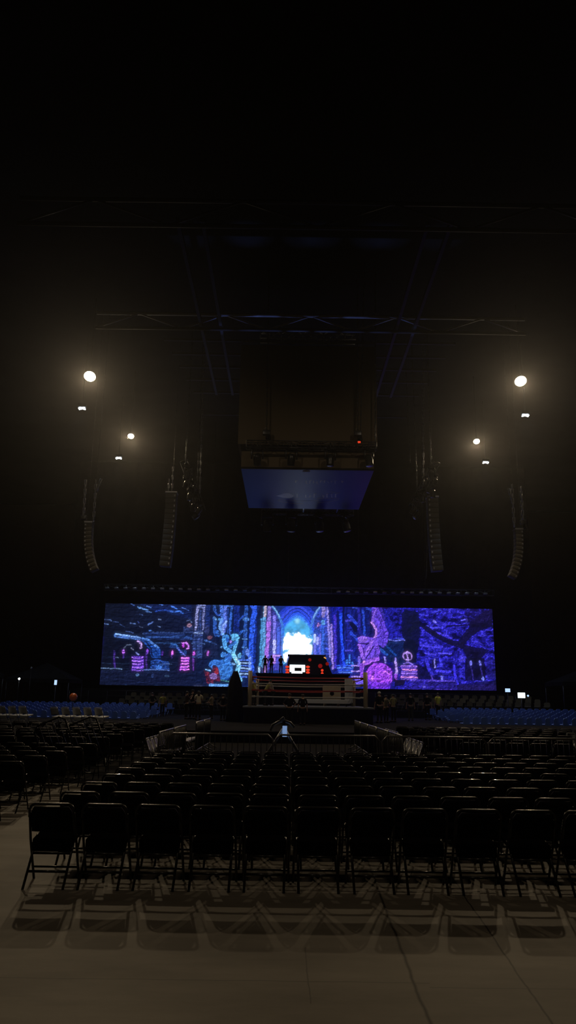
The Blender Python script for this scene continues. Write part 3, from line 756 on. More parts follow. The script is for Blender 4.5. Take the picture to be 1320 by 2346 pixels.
# portal: shafts
polyf(Z('C', [(60, 100), (190, 95), (160, 840), (50, 1000), (30, 1000)]), (10, 16, 42), 0.9)
stroke(Z('C', [(165, 100), (150, 400), (130, 940)]), 7, (88, 150, 205)); stroke(Z('C', [(170, 100), (160, 260)]), 6, (176, 160, 176)); stroke(Z('C', [(120, 300), (95, 940)]), 4.5, (70, 135, 190)); stroke(Z('C', [(85, 960), (80, 1020)]), 5, (150, 180, 220))
polyf(Z('C', [(200, 130), (260, 110), (400, 330), (400, 1000), (160, 1000), (185, 400)]), (62, 52, 160), 1, N_vert, 1.1)
blend(poly_mask(Z('C', [(200, 130), (260, 110), (390, 330), (390, 800), (170, 800), (185, 400)])) * (N_fine < 0.43), L3((18, 22, 84)), 0.7)
for pts, w_, c in [([(215, 320), (200, 560), (180, 800)], 10, (158, 98, 212)), ([(225, 140), (215, 320)], 8, (120, 105, 190)), ([(245, 400), (235, 780)], 4, (44, 40, 120)), ([(290, 260), (290, 450), (285, 780)], 7, (120, 110, 220)),
                   ([(290, 600), (288, 760)], 7, (180, 180, 240)), ([(345, 430), (340, 780)], 6, (66, 84, 200)), ([(180, 850), (160, 1010)], 7, (195, 140, 225)), ([(280, 800), (370, 800)], 4, (190, 140, 225)), ([(285, 820), (290, 890)], 8, (170, 120, 210))]:
    stroke(Z('C', pts), w_, c)
polyf(Z('C', [(800, 330), (930, 110), (1000, 110), (1060, 400), (1080, 800), (830, 790), (815, 500)]), (50, 62, 180), 1, N_vert, 1.0)
blend(poly_mask(Z('C', [(800, 330), (930, 110), (1000, 110), (1060, 400), (1080, 800), (830, 790), (815, 500)])) * (N_fine < 0.45), L3((14, 22, 90)), 0.75)
for pts, w_, c in [([(960, 130), (975, 180), (960, 260)], 8, (140, 125, 195)), ([(965, 330), (965, 370)], 8, (90, 155, 215)), ([(845, 520), (845, 640)], 6, (180, 195, 250)), ([(885, 560), (885, 640)], 6, (165, 165, 245)), ([(845, 640), (850, 780)], 6, (95, 90, 205)),
                   ([(900, 360), (885, 400), (920, 380)], 3, (170, 110, 180)), ([(960, 400), (950, 780)], 7, (44, 80, 190)), ([(1020, 150), (1040, 500), (1055, 820)], 5, (135, 125, 215)), ([(920, 500), (915, 780)], 4, (100, 95, 210))]:
    stroke(Z('C', pts), w_, c)
# arch bands
def archpts(k0):   # k0 scales about the opening
    cx_, base_ = 605, 520; out = []
    for q in range(25):
        t = -1 + 2 * q / 24.0; x = cx_ + t * 195 * k0; y = base_ - (1 - abs(t) ** 1.75) * 225 * k0 * 1.02
        out.append((x, y))
    return out
polyf(Z('C', [(360, 210), (480, 105), (740, 105), (850, 210), (820, 520), (400, 520)]), (28, 44, 176), 1, N_fine, 0.35)
for k0, w_, c in ((1.75, 5, (52, 66, 205)), (1.62, 3, (16, 24, 120)), (1.52, 5, (40, 58, 205)), (1.40, 2.6, (14, 26, 130)), (1.30, 6, (36, 70, 215)), (1.18, 4, (50, 100, 225)), (1.08, 7, (62, 130, 230))):
    d, _t = seg_dist(Z('C', archpts(k0))); mk = np.clip((w_ / 2 - d) / 0.8 + 0.5, 0, 1) * poly_mask(Z('C', [(360, 210), (480, 105), (740, 105), (850, 210), (820, 620), (390, 620)])); blend(mk, L3(c))
stroke(Z('C', [(250, 105), (310, 170), (360, 270), (400, 370), (405, 640), (395, 880)]), 6.5, (60, 112, 190)); stroke(Z('C', [(940, 110), (880, 190), (830, 290), (795, 400), (800, 520)]), 6.5, (64, 110, 195))
stroke(Z('C', [(255, 105), (312, 170), (365, 275)]), 2.5, (130, 180, 215)); stroke(Z('C', [(935, 110), (878, 190), (828, 290)]), 2.5, (130, 170, 215))
polyf(Z('C', [(400, 400), (440, 400), (425, 790), (385, 980), (385, 780)]), (36, 100, 200), 1); polyf(Z('C', [(770, 400), (815, 420), (815, 790), (775, 790)]), (48, 120, 205), 1)
# glowing opening
op = Z('C', [(435, 430), (480, 370), (540, 325), (575, 300), (610, 290), (650, 305), (700, 345), (750, 390), (780, 440), (785, 520), (825, 560), (820, 620), (790, 790), (480, 800), (450, 900), (410, 930), (412, 620), (430, 540)])
omk = poly_mask(op); x_, y_ = cxy(*Z('C', [(610, 620)])[0]); dx_ = (XX - x_) / 62.0; dy_ = (YY - y_) / 62.0
_c = np.hypot(dx_ * 1.35, np.where(dy_ < 0, dy_ * 2.55, dy_ * 1.05))
core = np.clip((1.02 - _c + 1.5 * (fbm(70, 18, 31, 3) - 0.5)) * 2.6, 0, 1)
_cy = fbm(90, 26, 77, 3)[..., None]
cc = (L3((70, 160, 215))[None, None, :] * (0.4 + 1.5 * _cy)) * (1 - core[..., None]) + np.array([3.2, 3.4, 3.6], np.float32)[None, None, :] * core[..., None]
blend(omk, cc.astype(np.float32))
ell(580 + 610 / 6, 1370 + 330 / 6, 8, 9, (175, 240, 250), 0.8, 0.8); ell(580 + 660 / 6, 1370 + 400 / 6, 14, 10, (85, 165, 205), 0.6, 0.9); ell(580 + 600 / 6, 1370 + 765 / 6, 12, 5, (110, 190, 235), 0.8, 0.8)
# halo of glow inside the picture
gl = np.exp(-((dx_ * 0.8) ** 2 + (dy_ * 0.75) ** 2) * 1.4)[..., None] * L3((60, 110, 200))[None, None, :] * 0.5
img = img + gl * (1 - omk[..., None])
# right of portal: columns
polyf(Z('C', [(1060, 110), (1240, 115), (1240, 1040), (1100, 1000), (1075, 500)]), (20, 26, 150), 1, N_vert, 1.0)
for pts, w_, c in [([(1075, 380), (1085, 700), (1095, 980)], 5, (145, 120, 215)), ([(1125, 250), (1130, 960)], 6, (62, 46, 190)), ([(1215, 230), (1225, 500), (1240, 940)], 8, (34, 70, 245)), ([(1170, 200), (1175, 960)], 7, (10, 14, 84))]:
    stroke(Z('C', pts), w_, c)
polyf(Z('D', [(150, 120), (720, 130), (720, 620), (360, 900), (150, 900)]), (14, 22, 104), 0.9, N_vert, 1.2)
for pts, w_, c in [([(160, 130), (150, 900)], 6, (6, 8, 40)), ([(230, 330), (240, 700), (235, 860)], 12, (24, 30, 130)), ([(195, 325), (265, 320)], 5, (60, 60, 190)), ([(190, 730), (280, 730)], 4, (70, 70, 210)), ([(190, 590), (265, 600)], 3, (50, 50, 180)),
                   ([(240, 260), (320, 340), (375, 410)], 7, (40, 60, 190)), ([(260, 490), (370, 600)], 8, (36, 62, 190)), ([(370, 150), (385, 480)], 7, (34, 34, 145)), ([(430, 190), (450, 520)], 5, (36, 66, 190)), ([(270, 370), (330, 450)], 11, (5, 7, 22)),
                   ([(300, 140), (350, 150)], 6, (44, 60, 165)), ([(480, 150), (540, 180)], 6, (36, 60, 170)), ([(500, 260), (500, 500)], 8, (14, 24, 100)), ([(290, 810), (350, 870)], 6, (30, 44, 160)), ([(120, 240), (130, 500), (160, 900)], 6, (36, 74, 250))]:
    stroke(Z('D', pts), w_, c)
for q in range(4): stroke(Z('D', [(70 + q * 8, 940 + q * 28), (290 - q * 5, 935 + q * 30)]), 3.4, (46, 84, 235) if q % 2 == 0 else (80, 120, 240), 0.9)
for x_, y0_, y1_ in ((205, 870, 920), (240, 800, 900), (285, 900, 960)): stroke(Z('D', [(x_, y0_), (x_, y1_)]), 4.5, (60, 120, 225))
# rock on the right
polyf(Z('D', [(720, 135), (1320, 150), (1320, 1260), (880, 1250), (860, 1000), (740, 640)]), (24, 22, 132), 0.85, ridge, 0.9)
polyf(Z('D', [(780, 600), (1000, 560), (1150, 600), (1150, 900), (950, 960), (800, 880), (680, 700)]), (10, 30, 66), 0.9, N_streak, 1)
polyf(Z('D', [(960, 230), (1000, 170), (1120, 190), (1200, 210), (1220, 480), (1150, 900), (1000, 900), (980, 620), (960, 500)]), (7, 10, 22), 0.92, N_rock, 0.7)
stroke(Z('D', [(660, 720), (760, 790)]), 7, (30, 70, 160)); stroke(Z('D', [(720, 640), (880, 800)]), 5, (20, 60, 140)); stroke(Z('D', [(780, 585), (870, 605), (1000, 590)]), 2.2, (100, 110, 225)); stroke(Z('D', [(890, 570), (980, 575)]), 3, (60, 70, 215))
# horned, winged crouching figure in violet
wing = [(550, 130), (640, 130), (680, 250), (720, 330), (760, 450), (785, 500), (765, 600), (740, 660), (700, 700), (640, 650), (570, 580), (610, 500), (600, 420), (545, 350), (555, 250)]
polyf(Z('D', wing), (92, 62, 205), 1, N_fine, 0.75); stroke(Z('D', [(545, 350), (580, 400), (620, 460), (610, 530), (570, 580)]), 5.5, (182, 130, 232)); stroke(Z('D', [(560, 150), (640, 280), (720, 480), (700, 640)]), 2.2, (50, 25, 150), 0.8)
stroke(Z('D', [(600, 150), (560, 330)]), 4, (135, 95, 230)); stroke(Z('D', [(670, 140), (720, 290)]), 6, (50, 40, 150)); stroke(Z('D', [(600, 560), (690, 540), (770, 520)]), 3, (55, 30, 150), .8)
polyf(Z('D', [(360, 560), (420, 530), (520, 555), (600, 560), (635, 650), (650, 780), (640, 860), (560, 870), (450, 900), (400, 830), (370, 700), (375, 630)]), (100, 66, 205), 1, N_fine, 0.7)
ell(760 + 430 / 6, 1370 + 580 / 6, 12, 8, (135, 95, 222), shade=(0, .3)); stroke(Z('D', [(385, 640), (520, 640)]), 3.5, (40, 18, 90)); stroke(Z('D', [(470, 660), (490, 640)]), 4, (36, 14, 80)); stroke(Z('D', [(380, 660), (400, 740), (430, 830)]), 7, (150, 98, 235))
stroke(Z('D', [(550, 610), (520, 700), (430, 800)]), 8, (142, 96, 232)); stroke(Z('D', [(570, 680), (510, 780), (470, 830)]), 4, (24, 12, 60)); stroke(Z('D', [(430, 710), (440, 800)]), 4, (80, 35, 150)); stroke(Z('D', [(630, 850), (540, 870), (440, 920), (410, 960), (405, 1090)]), 9.5, (150, 86, 230))
ell(760 + 440 / 6, 1370 + 888 / 6, 4, 4.5, (235, 165, 235), 0.95, 0.7); stroke(Z('D', [(600, 600), (640, 760)]), 8, (112, 72, 215)); stroke(Z('D', [(450, 940), (560, 905), (640, 880)]), 2.5, (30, 14, 60))
# violet skull
x_, y_ = cxy(760 + 650 / 6, 1370 + 1070 / 6); dd = np.hypot((XX - x_) / 35, (YY - y_) / 33.0)
sk = L3((140, 62, 220))[None, None, :] * np.clip(0.35 + 1.3 * np.clip(1 - np.abs(2 * fbm(90, 22, 41, 3) - 1) * 1.7, 0, 1), 0.2, 2)[..., None]
blend(np.clip((1 - dd) / 0.05, 0, 1), sk.astype(np.float32)); ell(760 + 730 / 6, 1370 + 1080 / 6, 9, 8, (98, 25, 135), 0.6, 0.6); stroke(Z('D', [(690, 1040), (740, 1010), (800, 1060), (800, 1110)]), 2.5, (215, 120, 240)); stroke(Z('D', [(470, 1250), (760, 1250)]), 6, (95, 44, 215))
ell(760 + 560 / 6, 1370 + 1110 / 6, 3.4, 7, (232, 140, 232), 0.9, 0.6); polyf(Z('D', [(460, 1080), (540, 1150), (700, 1170), (800, 1150), (800, 1250), (470, 1255)]), (92, 38, 205), 0.7, N_fine, 1)
polyf(Z('D', [(310, 1100), (430, 1100), (440, 1200), (330, 1190)]), (112, 90, 232), 0.95, N_fine, 0.9)
for y_ in (940, 1010, 1085): stroke(Z('D', [(270, y_), (390, y_ + 4)]), 3, (155, 130, 235))
stroke(Z('D', [(380, 830), (375, 930)]), 6, (110, 95, 222)); stroke(Z('D', [(405, 930), (400, 1080)]), 7, (120, 60, 210))
for x_, y0_ in ((730, 830), (880, 840)): stroke(Z('D', [(x_, y0_), (x_, y0_ + 60)]), 5, (130, 120, 225))
stroke(Z('D', [(880, 900), (885, 1110)]), 5.5, (170, 140, 235)); stroke(Z('D', [(880, 1060), (885, 1110)]), 6, (140, 70, 215)); polyf(Z('D', [(850, 1120), (1020, 1125), (980, 1200), (860, 1220)]), (16, 10, 16), 0.95)
# mask on a stack
x_, y_ = cxy(760 + 1038 / 6, 1370 + 808 / 6); ell(760 + 1038 / 6, 1370 + 808 / 6, 12.5, 11.5, (165, 130, 225)); ell(760 + 1005 / 6, 1370 + 815 / 6, 4, 7.5, (14, 8, 30)); ell(760 + 1070 / 6, 1370 + 815 / 6, 4, 7.5, (14, 8, 30)); stroke(Z('D', [(1045, 850), (1045, 900)]), 4, (160, 130, 220))
stroke(Z('D', [(990, 920), (1045, 890), (1105, 925)]), 3.5, (120, 100, 215))
for q in range(8): stroke(Z('D', [(955 + (q % 3) * 8, 945 + q * 24), (1165 - (q % 2) * 14, 950 + q * 24)]), 4.2, [(140, 100, 225), (92, 62, 200), (205, 130, 220), (110, 80, 215)][q % 4])
for q in range(8): stroke(Z('D', [(960, 957 + q * 24), (1165, 962 + q * 24)]), 1.5, (30, 14, 80), 0.8)
# far right rock face
polyf(Z('E', [(130, 150), (1130, 160), (1150, 420), (1185, 1130), (620, 1190), (130, 1130)]), (26, 22, 140), 0.75, ridge, 1.0)
blend(poly_mask(Z('E', [(130, 150), (1130, 160), (1150, 420), (1185, 1130), (620, 1190), (130, 1130)])) * (ridge > 0.78) * (N_fine > 0.5), L3((70, 62, 225)), 0.55)
for pts, w_, c in [([(130, 240), (200, 245)], 3, (60, 60, 215)), ([(300, 215), (420, 180)], 3, (54, 54, 190)), ([(330, 335), (350, 345)], 6, (110, 105, 240)), ([(700, 320), (780, 310), (760, 350)], 3.5, (80, 75, 215)), ([(230, 395), (310, 425), (430, 410)], 4, (70, 66, 225)),
                   ([(350, 490), (500, 530), (560, 570)], 4, (66, 56, 215)), ([(130, 660), (320, 690), (440, 680)], 4, (70, 62, 225)), ([(390, 770), (560, 775)], 4, (80, 72, 235)), ([(700, 810), (740, 850), (680, 870)], 4, (70, 60, 205)), ([(200, 770), (340, 790)], 4, (72, 64, 225)),
                   ([(360, 1010), (540, 1020)], 6, (66, 58, 235)), ([(220, 860), (250, 970), (300, 1050)], 8, (52, 46, 200)), ([(410, 860), (420, 930)], 7, (66, 62, 240)), ([(600, 940), (610, 1100), (640, 1180)], 7, (54, 46, 215)), ([(740, 735), (850, 725)], 2.5, (52, 40, 120))]:
    stroke(Z('E', pts), w_, c)
polyf(Z('E', [(130, 395), (230, 395), (330, 470), (450, 545), (600, 600), (660, 605), (760, 470), (820, 400), (480, 415), (500, 385), (780, 380), (1000, 200), (1130, 160), (1130, 400), (950, 470), (820, 560), (740, 660), (1080, 720), (1010, 800), (900, 900), (780, 850), (720, 720), (600, 680), (450, 620), (330, 550), (200, 460)]), (11, 9, 26), 0.93, N_rock, 0.6)
polyf(Z('E', [(750, 170), (1130, 170), (1130, 300), (900, 380), (760, 370)]), (20, 14, 62), 0.6, N_streak, 1)
polyf(Z('E', [(760, 840), (1020, 830), (1030, 1140), (740, 1140)]), (8, 7, 18), 0.92)
for x_ in (832, 962):
    ell(940 + x_ / 6, 1370 + 905 / 6, 3.2, 6.5, (110, 112, 232)); stroke(Z('E', [(x_, 940), (x_ + 30, 1135)]), 3.5, (38, 30, 110)); 
ell(940 + 993 / 6, 1370 + 1115 / 6, 3, 5, (120, 130, 250)); polyf(Z('E', [(1040, 860), (1170, 860), (1180, 1120), (1040, 1120)]), (26, 22, 96), 0.6, N_hor, 1.2)
polyf(Z('E', [(100, 930), (200, 960), (270, 1060), (270, 1120), (100, 1120)]), (8, 7, 26), 0.9); ell(940 + 330 / 6, 1370 + 910 / 6, 6, 13, (10, 8, 40)); stroke(Z('E', [(330, 850), (335, 960)]), 3.5, (120, 115, 220)); stroke(Z('E', [(290, 1070), (300, 1120)]), 4, (80, 60, 190)); stroke(Z('E', [(430, 1070), (435, 1130)]), 5, (110, 110, 235)); stroke(Z('E', [(370, 1060), (500, 1065)]), 3, (16, 14, 60))
# base ledge right
polyf(Z('E', [(0, 1125), (620, 1130), (640, 1190), (1200, 1190), (1200, 1280), (0, 1270)]), (34, 26, 120), 0.9, N_fine, 1.1)
stroke(Z('E', [(0, 1135), (600, 1140)]), 3, (86, 66, 205)); stroke(Z('E', [(0, 1260), (560, 1262)]), 3.5, (76, 50, 190)); ell(940 + 190 / 6, 1370 + 1215 / 6, 4, 3, (130, 120, 240)); stroke(Z('E', [(0, 1160), (640, 1168)]), 1.6, (14, 10, 50)); polyf(Z('E', [(640, 1190), (1200, 1190), (1200, 1280), (640, 1275)]), (24, 17, 58), 0.7)
polyf(Z('D', [(1180, 1120), (1320, 1120), (1320, 1260), (900, 1260), (1000, 1200)]), (40, 30, 150), 0.7, N_fine, 1.2)
# carved, broken-up look of the stonework: bend the drawing a little and lay relief over it
wx = (fbm(70, 18, 51, 3) - 0.5) * 5; wy = (fbm(70, 18, 61, 3) - 0.5) * 3.5
om = 1 - np.clip(omk, 0, 1)
arch_m = np.clip(1 - np.maximum(np.abs(XX - cxy(683, 1450)[0]) / 62 - 0.8, 0) * 5, 0, 1)
wx = wx * (1 - 0.85 * arch_m); wy = wy * (1 - 0.85 * arch_m)
sx_ = np.clip(XX + wx * om, 0, PW - 1).astype(int); sy_ = np.clip(YY + wy * om, 0, PH - 1).astype(int)
img = img[sy_, sx_]
def relief(g, k, dx, dy):
    return (g - np.roll(np.roll(g, dx, 1), dy, 0)) * k
g1 = fbm(150, 34, 91, 3); g2 = fbm(420, 95, 95, 2); g3 = fbm(60, 60, 98, 3)
rel = relief(g1, 5.0, 2, 2) + relief(g2, 2.0, 1, 1) + np.where(uu < 0.27, relief(g3, 5.0, 1, 2), 0)
rel = rel * 0.42 * (1 - 0.5 * arch_m)
fac = np.clip(1.0 + rel * om, 0.18, 2.4)
crack = np.clip((np.abs(g1 - 0.5) - 0.012) / 0.03, 0, 1); fac = fac * (1 - 0.3 * om * (1 - arch_m) * (1 - crack))
img = img * fac[..., None]
# outlines where bright carving meets dark ground
_l = img.mean(-1); _b = (_l + np.roll(_l, 2, 0) + np.roll(_l, -2, 0) + np.roll(_l, 2, 1) + np.roll(_l, -2, 1)) / 5
img = img * np.clip(1 + 1.1 * om * (_l - _b) / (_b + 0.01), 0.35, 1.7)[..., None]
# loose highlights
_r = np.random.RandomState(3)
for _ in range(550):
    x = _r.randint(4, PW - 12); y = _r.randint(3, PH - 4); l_ = _r.randint(2, 7); sl_ = _r.uniform(-.2, .5)
    if omk[y, x] > 0.5: continue
    g_ = _r.uniform(1.3, 2.3)
    for q in range(l_):
        yy_ = min(PH - 1, max(0, int(y + q * sl_))); img[yy_, x + q] = img[yy_, x + q] * g_ + L3((14, 20, 60)) * 0.3
# bloom and a hazy lift painted into the picture colours
def blur(a_, k):
    for ax in (0, 1):
        a_ = sum(np.roll(a_, q, ax) for q in range(-k, k + 1)) / (2 * k + 1)
    return a_
img = img * 0.62 + blur(img, 1) * 0.28 + blur(blur(img, 5), 4) * 0.14 + ramp(uu, [(0, (6, 9, 22)), (0.5, (5, 12, 44)), (1, (6, 5, 30))])
img = np.clip(img, 0.0012, 4.0)

# LED wall mesh
DS = 70.0
sl = (P(243, 1380, DS).x + P(228, 1567, DS).x) / 2; sr = (P(1128, 1397, DS).x + P(1137, 1580, DS).x) / 2
szt = (P(243, 1381, DS).z + P(1128, 1397, DS).z) / 2; szb = (P(228, 1569, DS).z + P(1137, 1582, DS).z) / 2
print('screen', sl, sr, szb, szt)
wall = empty('led_wall', ((sl + sr) / 2, DS, szb), 0, 'very wide LED wall showing a gothic crypt with a glowing arch', 'video screen')
vx = np.linspace(sl, sr, PW + 1) - (sl + sr) / 2; vz = np.linspace(szt, szb, PH + 1) - szb
gx, gz = np.meshgrid(vx, vz); co = np.zeros(((PW + 1) * (PH + 1), 3), np.float32); co[:, 0] = gx.ravel(); co[:, 2] = gz.ravel(); co[:, 1] = -0.03
me = bpy.data.meshes.new('picture_surface')
me.vertices.add(len(co)); me.vertices.foreach_set('co', co.ravel())
jj, ii = np.mgrid[0:PH, 0:PW]; a_ = jj * (PW + 1) + ii
quads = np.stack([a_, a_ + PW + 1, a_ + PW + 2, a_ + 1], -1).reshape(-1, 4).astype(np.int32)
me.loops.add(quads.size); me.polygons.add(len(quads)); me.loops.foreach_set('vertex_index', quads.ravel())
me.polygons.foreach_set('loop_start', np.arange(0, quads.size, 4, dtype=np.int32)); me.update(calc_edges=True)
ca = me.color_attributes.new('picture', 'FLOAT_COLOR', 'POINT')
pad = np.pad(img, ((0, 1), (0, 1), (0, 0)), mode='edge'); cc4 = np.ones(((PH + 1) * (PW + 1), 4), np.float32); cc4[:, :3] = pad.reshape(-1, 3)
ca.data.foreach_set('color', cc4.ravel())
pm = bpy.data.materials.new('led_picture'); pm.use_nodes = True; nt = pm.node_tree; nt.nodes.clear()
at = nt.nodes.new('ShaderNodeAttribute'); at.attribute_name = 'picture'; e = nt.nodes.new('ShaderNodeEmission'); o_ = nt.nodes.new('ShaderNodeOutputMaterial')
SCREEN_GAIN = 1.0
e.inputs[1].default_value = SCREEN_GAIN
nt.links.new(at.outputs['Color'], e.inputs[0]); nt.links.new(e.outputs[0], o_.inputs[0]); me.materials.append(pm)
so = bpy.data.objects.new('picture_surface', me); COL.objects.link(so); so.parent = wall
MB().box((0, 0.22, (szt - szb) / 2), (sr - sl + 0.1, 0.4, szt - szb + 0.1)).build('panel_housing', M['black_paint'], wall)

# black drapes, header and stage
def drape_wall(name, x0_, x1_, z0_, z1_, y_, label):
    mb = MB(); n = int((x1_ - x0_) / 0.5)
    vs = []
    for i in range(n + 1):
        x = x0_ + (x1_ - x0_) * i / n; yy = 0.12 * math.sin(i * 1.9) + 0.05 * math.sin(i * 0.7)
        for z in (z0_, z1_):
            vs.append((x, y_ + yy, z)); vs.append((x, y_ + yy + 0.1, z))
    fs = []
    for i in range(n):
        b0 = i * 4; b1 = b0 + 4
        fs += [(b0, b1, b1 + 2, b0 + 2), (b0 + 1, b0 + 3, b1 + 3, b1 + 1), (b0 + 2, b1 + 2, b1 + 3, b0 + 3), (b0, b0 + 1, b1 + 1, b1)]
    mb.add(vs, fs, True); o = mb.build(name, M['black_cloth']); tag(o, label, 'curtain'); return o
drape_wall('stage_backdrop', P(155, 1400, 74).x, P(1222, 1400, 74).x, 0.02, 25.5, 74, 'huge black curtain hanging behind and above the stage screen')
zh = P(690, 1372, 69).z
o = MB().box((0, 0, 0), (sr - sl + 0.6, 0.5, 0.55), bev=0.05).build('screen_header', M['black_cloth'], None, ((sl + sr) / 2, 70.2, szt + 0.325)); tag(o, 'long black header band along the top of the video wall', 'header')
za = P(690, 1352, 66).z
box_truss('front_truss', (P(240, 1350, 66).x, 66, za), (P(1130, 1350, 66).x, 66, za), 0.5, M['dark_steel'], 'long black truss with a row of small lamps above the video wall', 0.035, 1.4)
for px in (480, 660, 822, 975):
    q = P(px, 1348, 66); chain('hoist_chain', q, (q.x, 66, 27.04), 0.03, 'thin chain from the roof to the front truss, at %s' % {480: 'its left part', 660: 'the middle', 822: 'right of the middle', 975: 'its right part'}[px], 'black_steel', 'chains of the front truss')
k = 0
for px in list(range(246, 600, 21)) + list(range(776, 1130, 21)):
    p = P(px, 1347 + (px - 246) * 0.0155, 65.6)
    k += 1
    sd = 'left' if px < 650 else 'right'; nn = (px - 246) // 21 if px < 650 else (px - 776) // 21
    t = empty('strip_lamp', p, 0, 'small lamp above the video wall, %s half, %s from the left' % (sd, ordn(nn)), 'stage lamp', 'small lamps on the truss above the screen')
    MB().box((0, 0, 0), (0.36, 0.26, 0.16), bev=0.03).build('housing', M['steel'], t)
    MB().tube([(0, 0.05, 0.08), (0, 0.15, 0.3)], 0.03, 6).build('clamp', M['dark_steel'], t)

# stage floor and central platform
o = MB().box((0, 0, 0), (40, 5.9, szb - 0.35), bev=0.02).build('main_stage', M['black_paint'], None, (AX, 70.7, (szb - 0.35) / 2 + 0.0)); tag(o, 'low black main stage under the video wall', 'stage')
DP = 55.0
pl0 = P(586, 1541, DP); pl1 = P(802, 1545, DP)
hpl = (pl0.z + pl1.z) / 2
pcx = (pl0.x + pl1.x) / 2; pw = pl1.x - pl0.x
plat = empty('stage_platform', (pcx, DP, DECK), 0, 'tall black platform carrying the booth in front of the glowing arch', 'platform')
MB().box((0, 2.5, hpl - DECK - 0.06), (pw, 5, 0.12), bev=0.01).build('top_deck', M['black_paint'], plat)
MB().box((0, 2.5, (hpl - DECK - 0.12) / 2), (pw - 0.2, 4.8, hpl - DECK - 0.12)).build('skirt', M['black_cloth'], plat)
# booth on platform
bx0 = P(655, 1545, 56); bx1 = P(757, 1545, 56); bt = P(700, 1502, 56)
bw = bx1.x - bx0.x; bh = bt.z - hpl
booth = empty('stage_booth', ((bx0.x + bx1.x) / 2, 56, hpl + 0.01), 0, 'boxy dark booth with glowing white panel and red lamps on the platform', 'booth')
MB().prism([(-bw / 2, 0), (bw / 2 + 0.15, 0), (bw / 2 - 0.15, bh * 0.55), (bw / 2 - 0.42, bh), (-bw / 2 + 0.25, bh), (-bw / 2 + 0.12, bh * 0.6)], 1.6, Matrix.Translation((0, 0.9, 0))).build('body', M['black_paint'], booth)
MB().box((-0.1, 0.8, bh + 0.03), (bw - 0.45, 1.9, 0.07), bev=0.02).build('roof_panel', M['dark_steel'], booth)
def bpt(px, py): 
    p = P(px, py, 55.95); return (p.x - booth.location.x, -0.02, p.z - hpl)
def bbox(px0, py0, px1, py1, name, mt, th=0.08, bev=0.03, y=0.0):
    a_ = bpt(px0, py0); c_ = bpt(px1, py1)
    return MB().box(((a_[0] + c_[0]) / 2, y, (a_[2] + c_[2]) / 2), (abs(c_[0] - a_[0]), th, abs(a_[2] - c_[2])), bev=bev).build(name, mt, booth)
gp = bbox(664, 1523, 699, 1540, 'light_panel', M['glowwhite']); gp['label'] = 'glowing white panel'
bbox(668, 1539.5, 693, 1545, 'light_bar', M['glowwhite'], y=-0.02)
bbox(675, 1530, 691, 1538, 'dark_plate', M['dark_steel'], 0.05, 0.01, -0.08)
for px in (658.5, 705.5):
    for py in (1528, 1535, 1541):
        c = bpt(px, py); MB().lathe([(0.03, -0.09), (0.085, -0.05), (0.09, 0.05)], 12, Matrix.Translation(c) @ Matrix.Rotation(R(-90), 4, 'X') @ Matrix.Scale(1.7, 4, (1, 0, 0))).build('red_lamp', M['glowred'], booth)
for px, py in ((738.5, 1536), (738.5, 1543)):
    c = bpt(px, py); MB().lathe([(0.04, -0.09), (0.09, -0.05), (0.10, 0.05)], 12, Matrix.Translation(c) @ Matrix.Rotation(R(-90), 4, 'X')).build('red_lamp', M['glowred'], booth)
for px, py, rr in ((734, 1526, .16), (750, 1521, .13), (710, 1512, .12)):
    c = bpt(px, py); MB().lathe([(0.04, -0.07), (rr, -0.03), (rr, 0.05)], 12, Matrix.Translation(c) @ Matrix.Rotation(R(-90), 4, 'X')).build('dim_red_lamp', M['dimred'], booth)
c = bpt(745, 1507.5); MB().box(c, (0.2, 0.08, 0.08), (0, 0.5, 0), 0.02).build('amber_lamp', M['glowamber'], booth)

# ---------------------------------------------------------------- wrestling ring
CV = 1.33
rA = P(572, 1617, 41); rB = P(838, 1617, 41); rC = P(589, 1610, 48.5); rD = P(811, 1612, 48.5)
ring = empty('boxing_ring', ((rA.x + rB.x) / 2, 44.7, DECK), 0, 'boxing ring with beige corner posts and red and white ropes', 'ring')
rl = ring.location
def RL(x, y, z): return Vector((x - rl.x, y - rl.y, z - rl.z))
cs = [(rA.x, 41.0), (rB.x, 41.0), (rD.x, 48.5), (rC.x, 48.5)]
xm, xM = min(rA.x, rC.x) - 0.35, max(rB.x, rD.x) + 0.35
MB().box(RL((xm + xM) / 2, 44.75, CV - 0.05), (xM - xm, 8.4, 0.10), bev=0.02).build('canvas', M['canvas'], ring)
MB().box(RL((xm + xM) / 2, 44.75, (CV - 0.1 + DECK) / 2), (xM - xm - 0.1, 8.3, CV - 0.1 - DECK)).build('apron', M['black_cloth'], ring)
for i, (x, y) in enumerate(cs):
    hgt = 1.85 if i < 2 else 1.6
    MB().tube([RL(x, y, CV), RL(x, y, CV + hgt)], 0.11 if i != 1 else 0.12, 12).build('corner_post', M['beige'], ring)
lv = [1.52, 1.18, 0.84, 0.50]
for s in range(4):
    (xa, ya), (xb, yb) = cs[s], cs[(s + 1) % 4]
    d = Vector((xb - xa, yb - ya, 0)).normalized() * 0.28
    for q, h in enumerate(lv):
        MB().tube([RL(xa + d.x, ya + d.y, CV + h), RL((xa + xb) / 2, (ya + yb) / 2, CV + h - 0.03), RL(xb - d.x, yb - d.y, CV + h)], 0.032, 8).build('rope', M['redrope'] if q % 2 == 0 else M['whiterope'], ring)
        tb = MB(); tb.tube([RL(xa, ya, CV + h), RL(xa + d.x, ya + d.y, CV + h)], 0.05, 8); tb.tube([RL(xb, yb, CV + h), RL(xb - d.x, yb - d.y, CV + h)], 0.05, 8)
        tb.build('turnbuckle', M['whiterope'] if q % 2 else M['redrope'], ring)

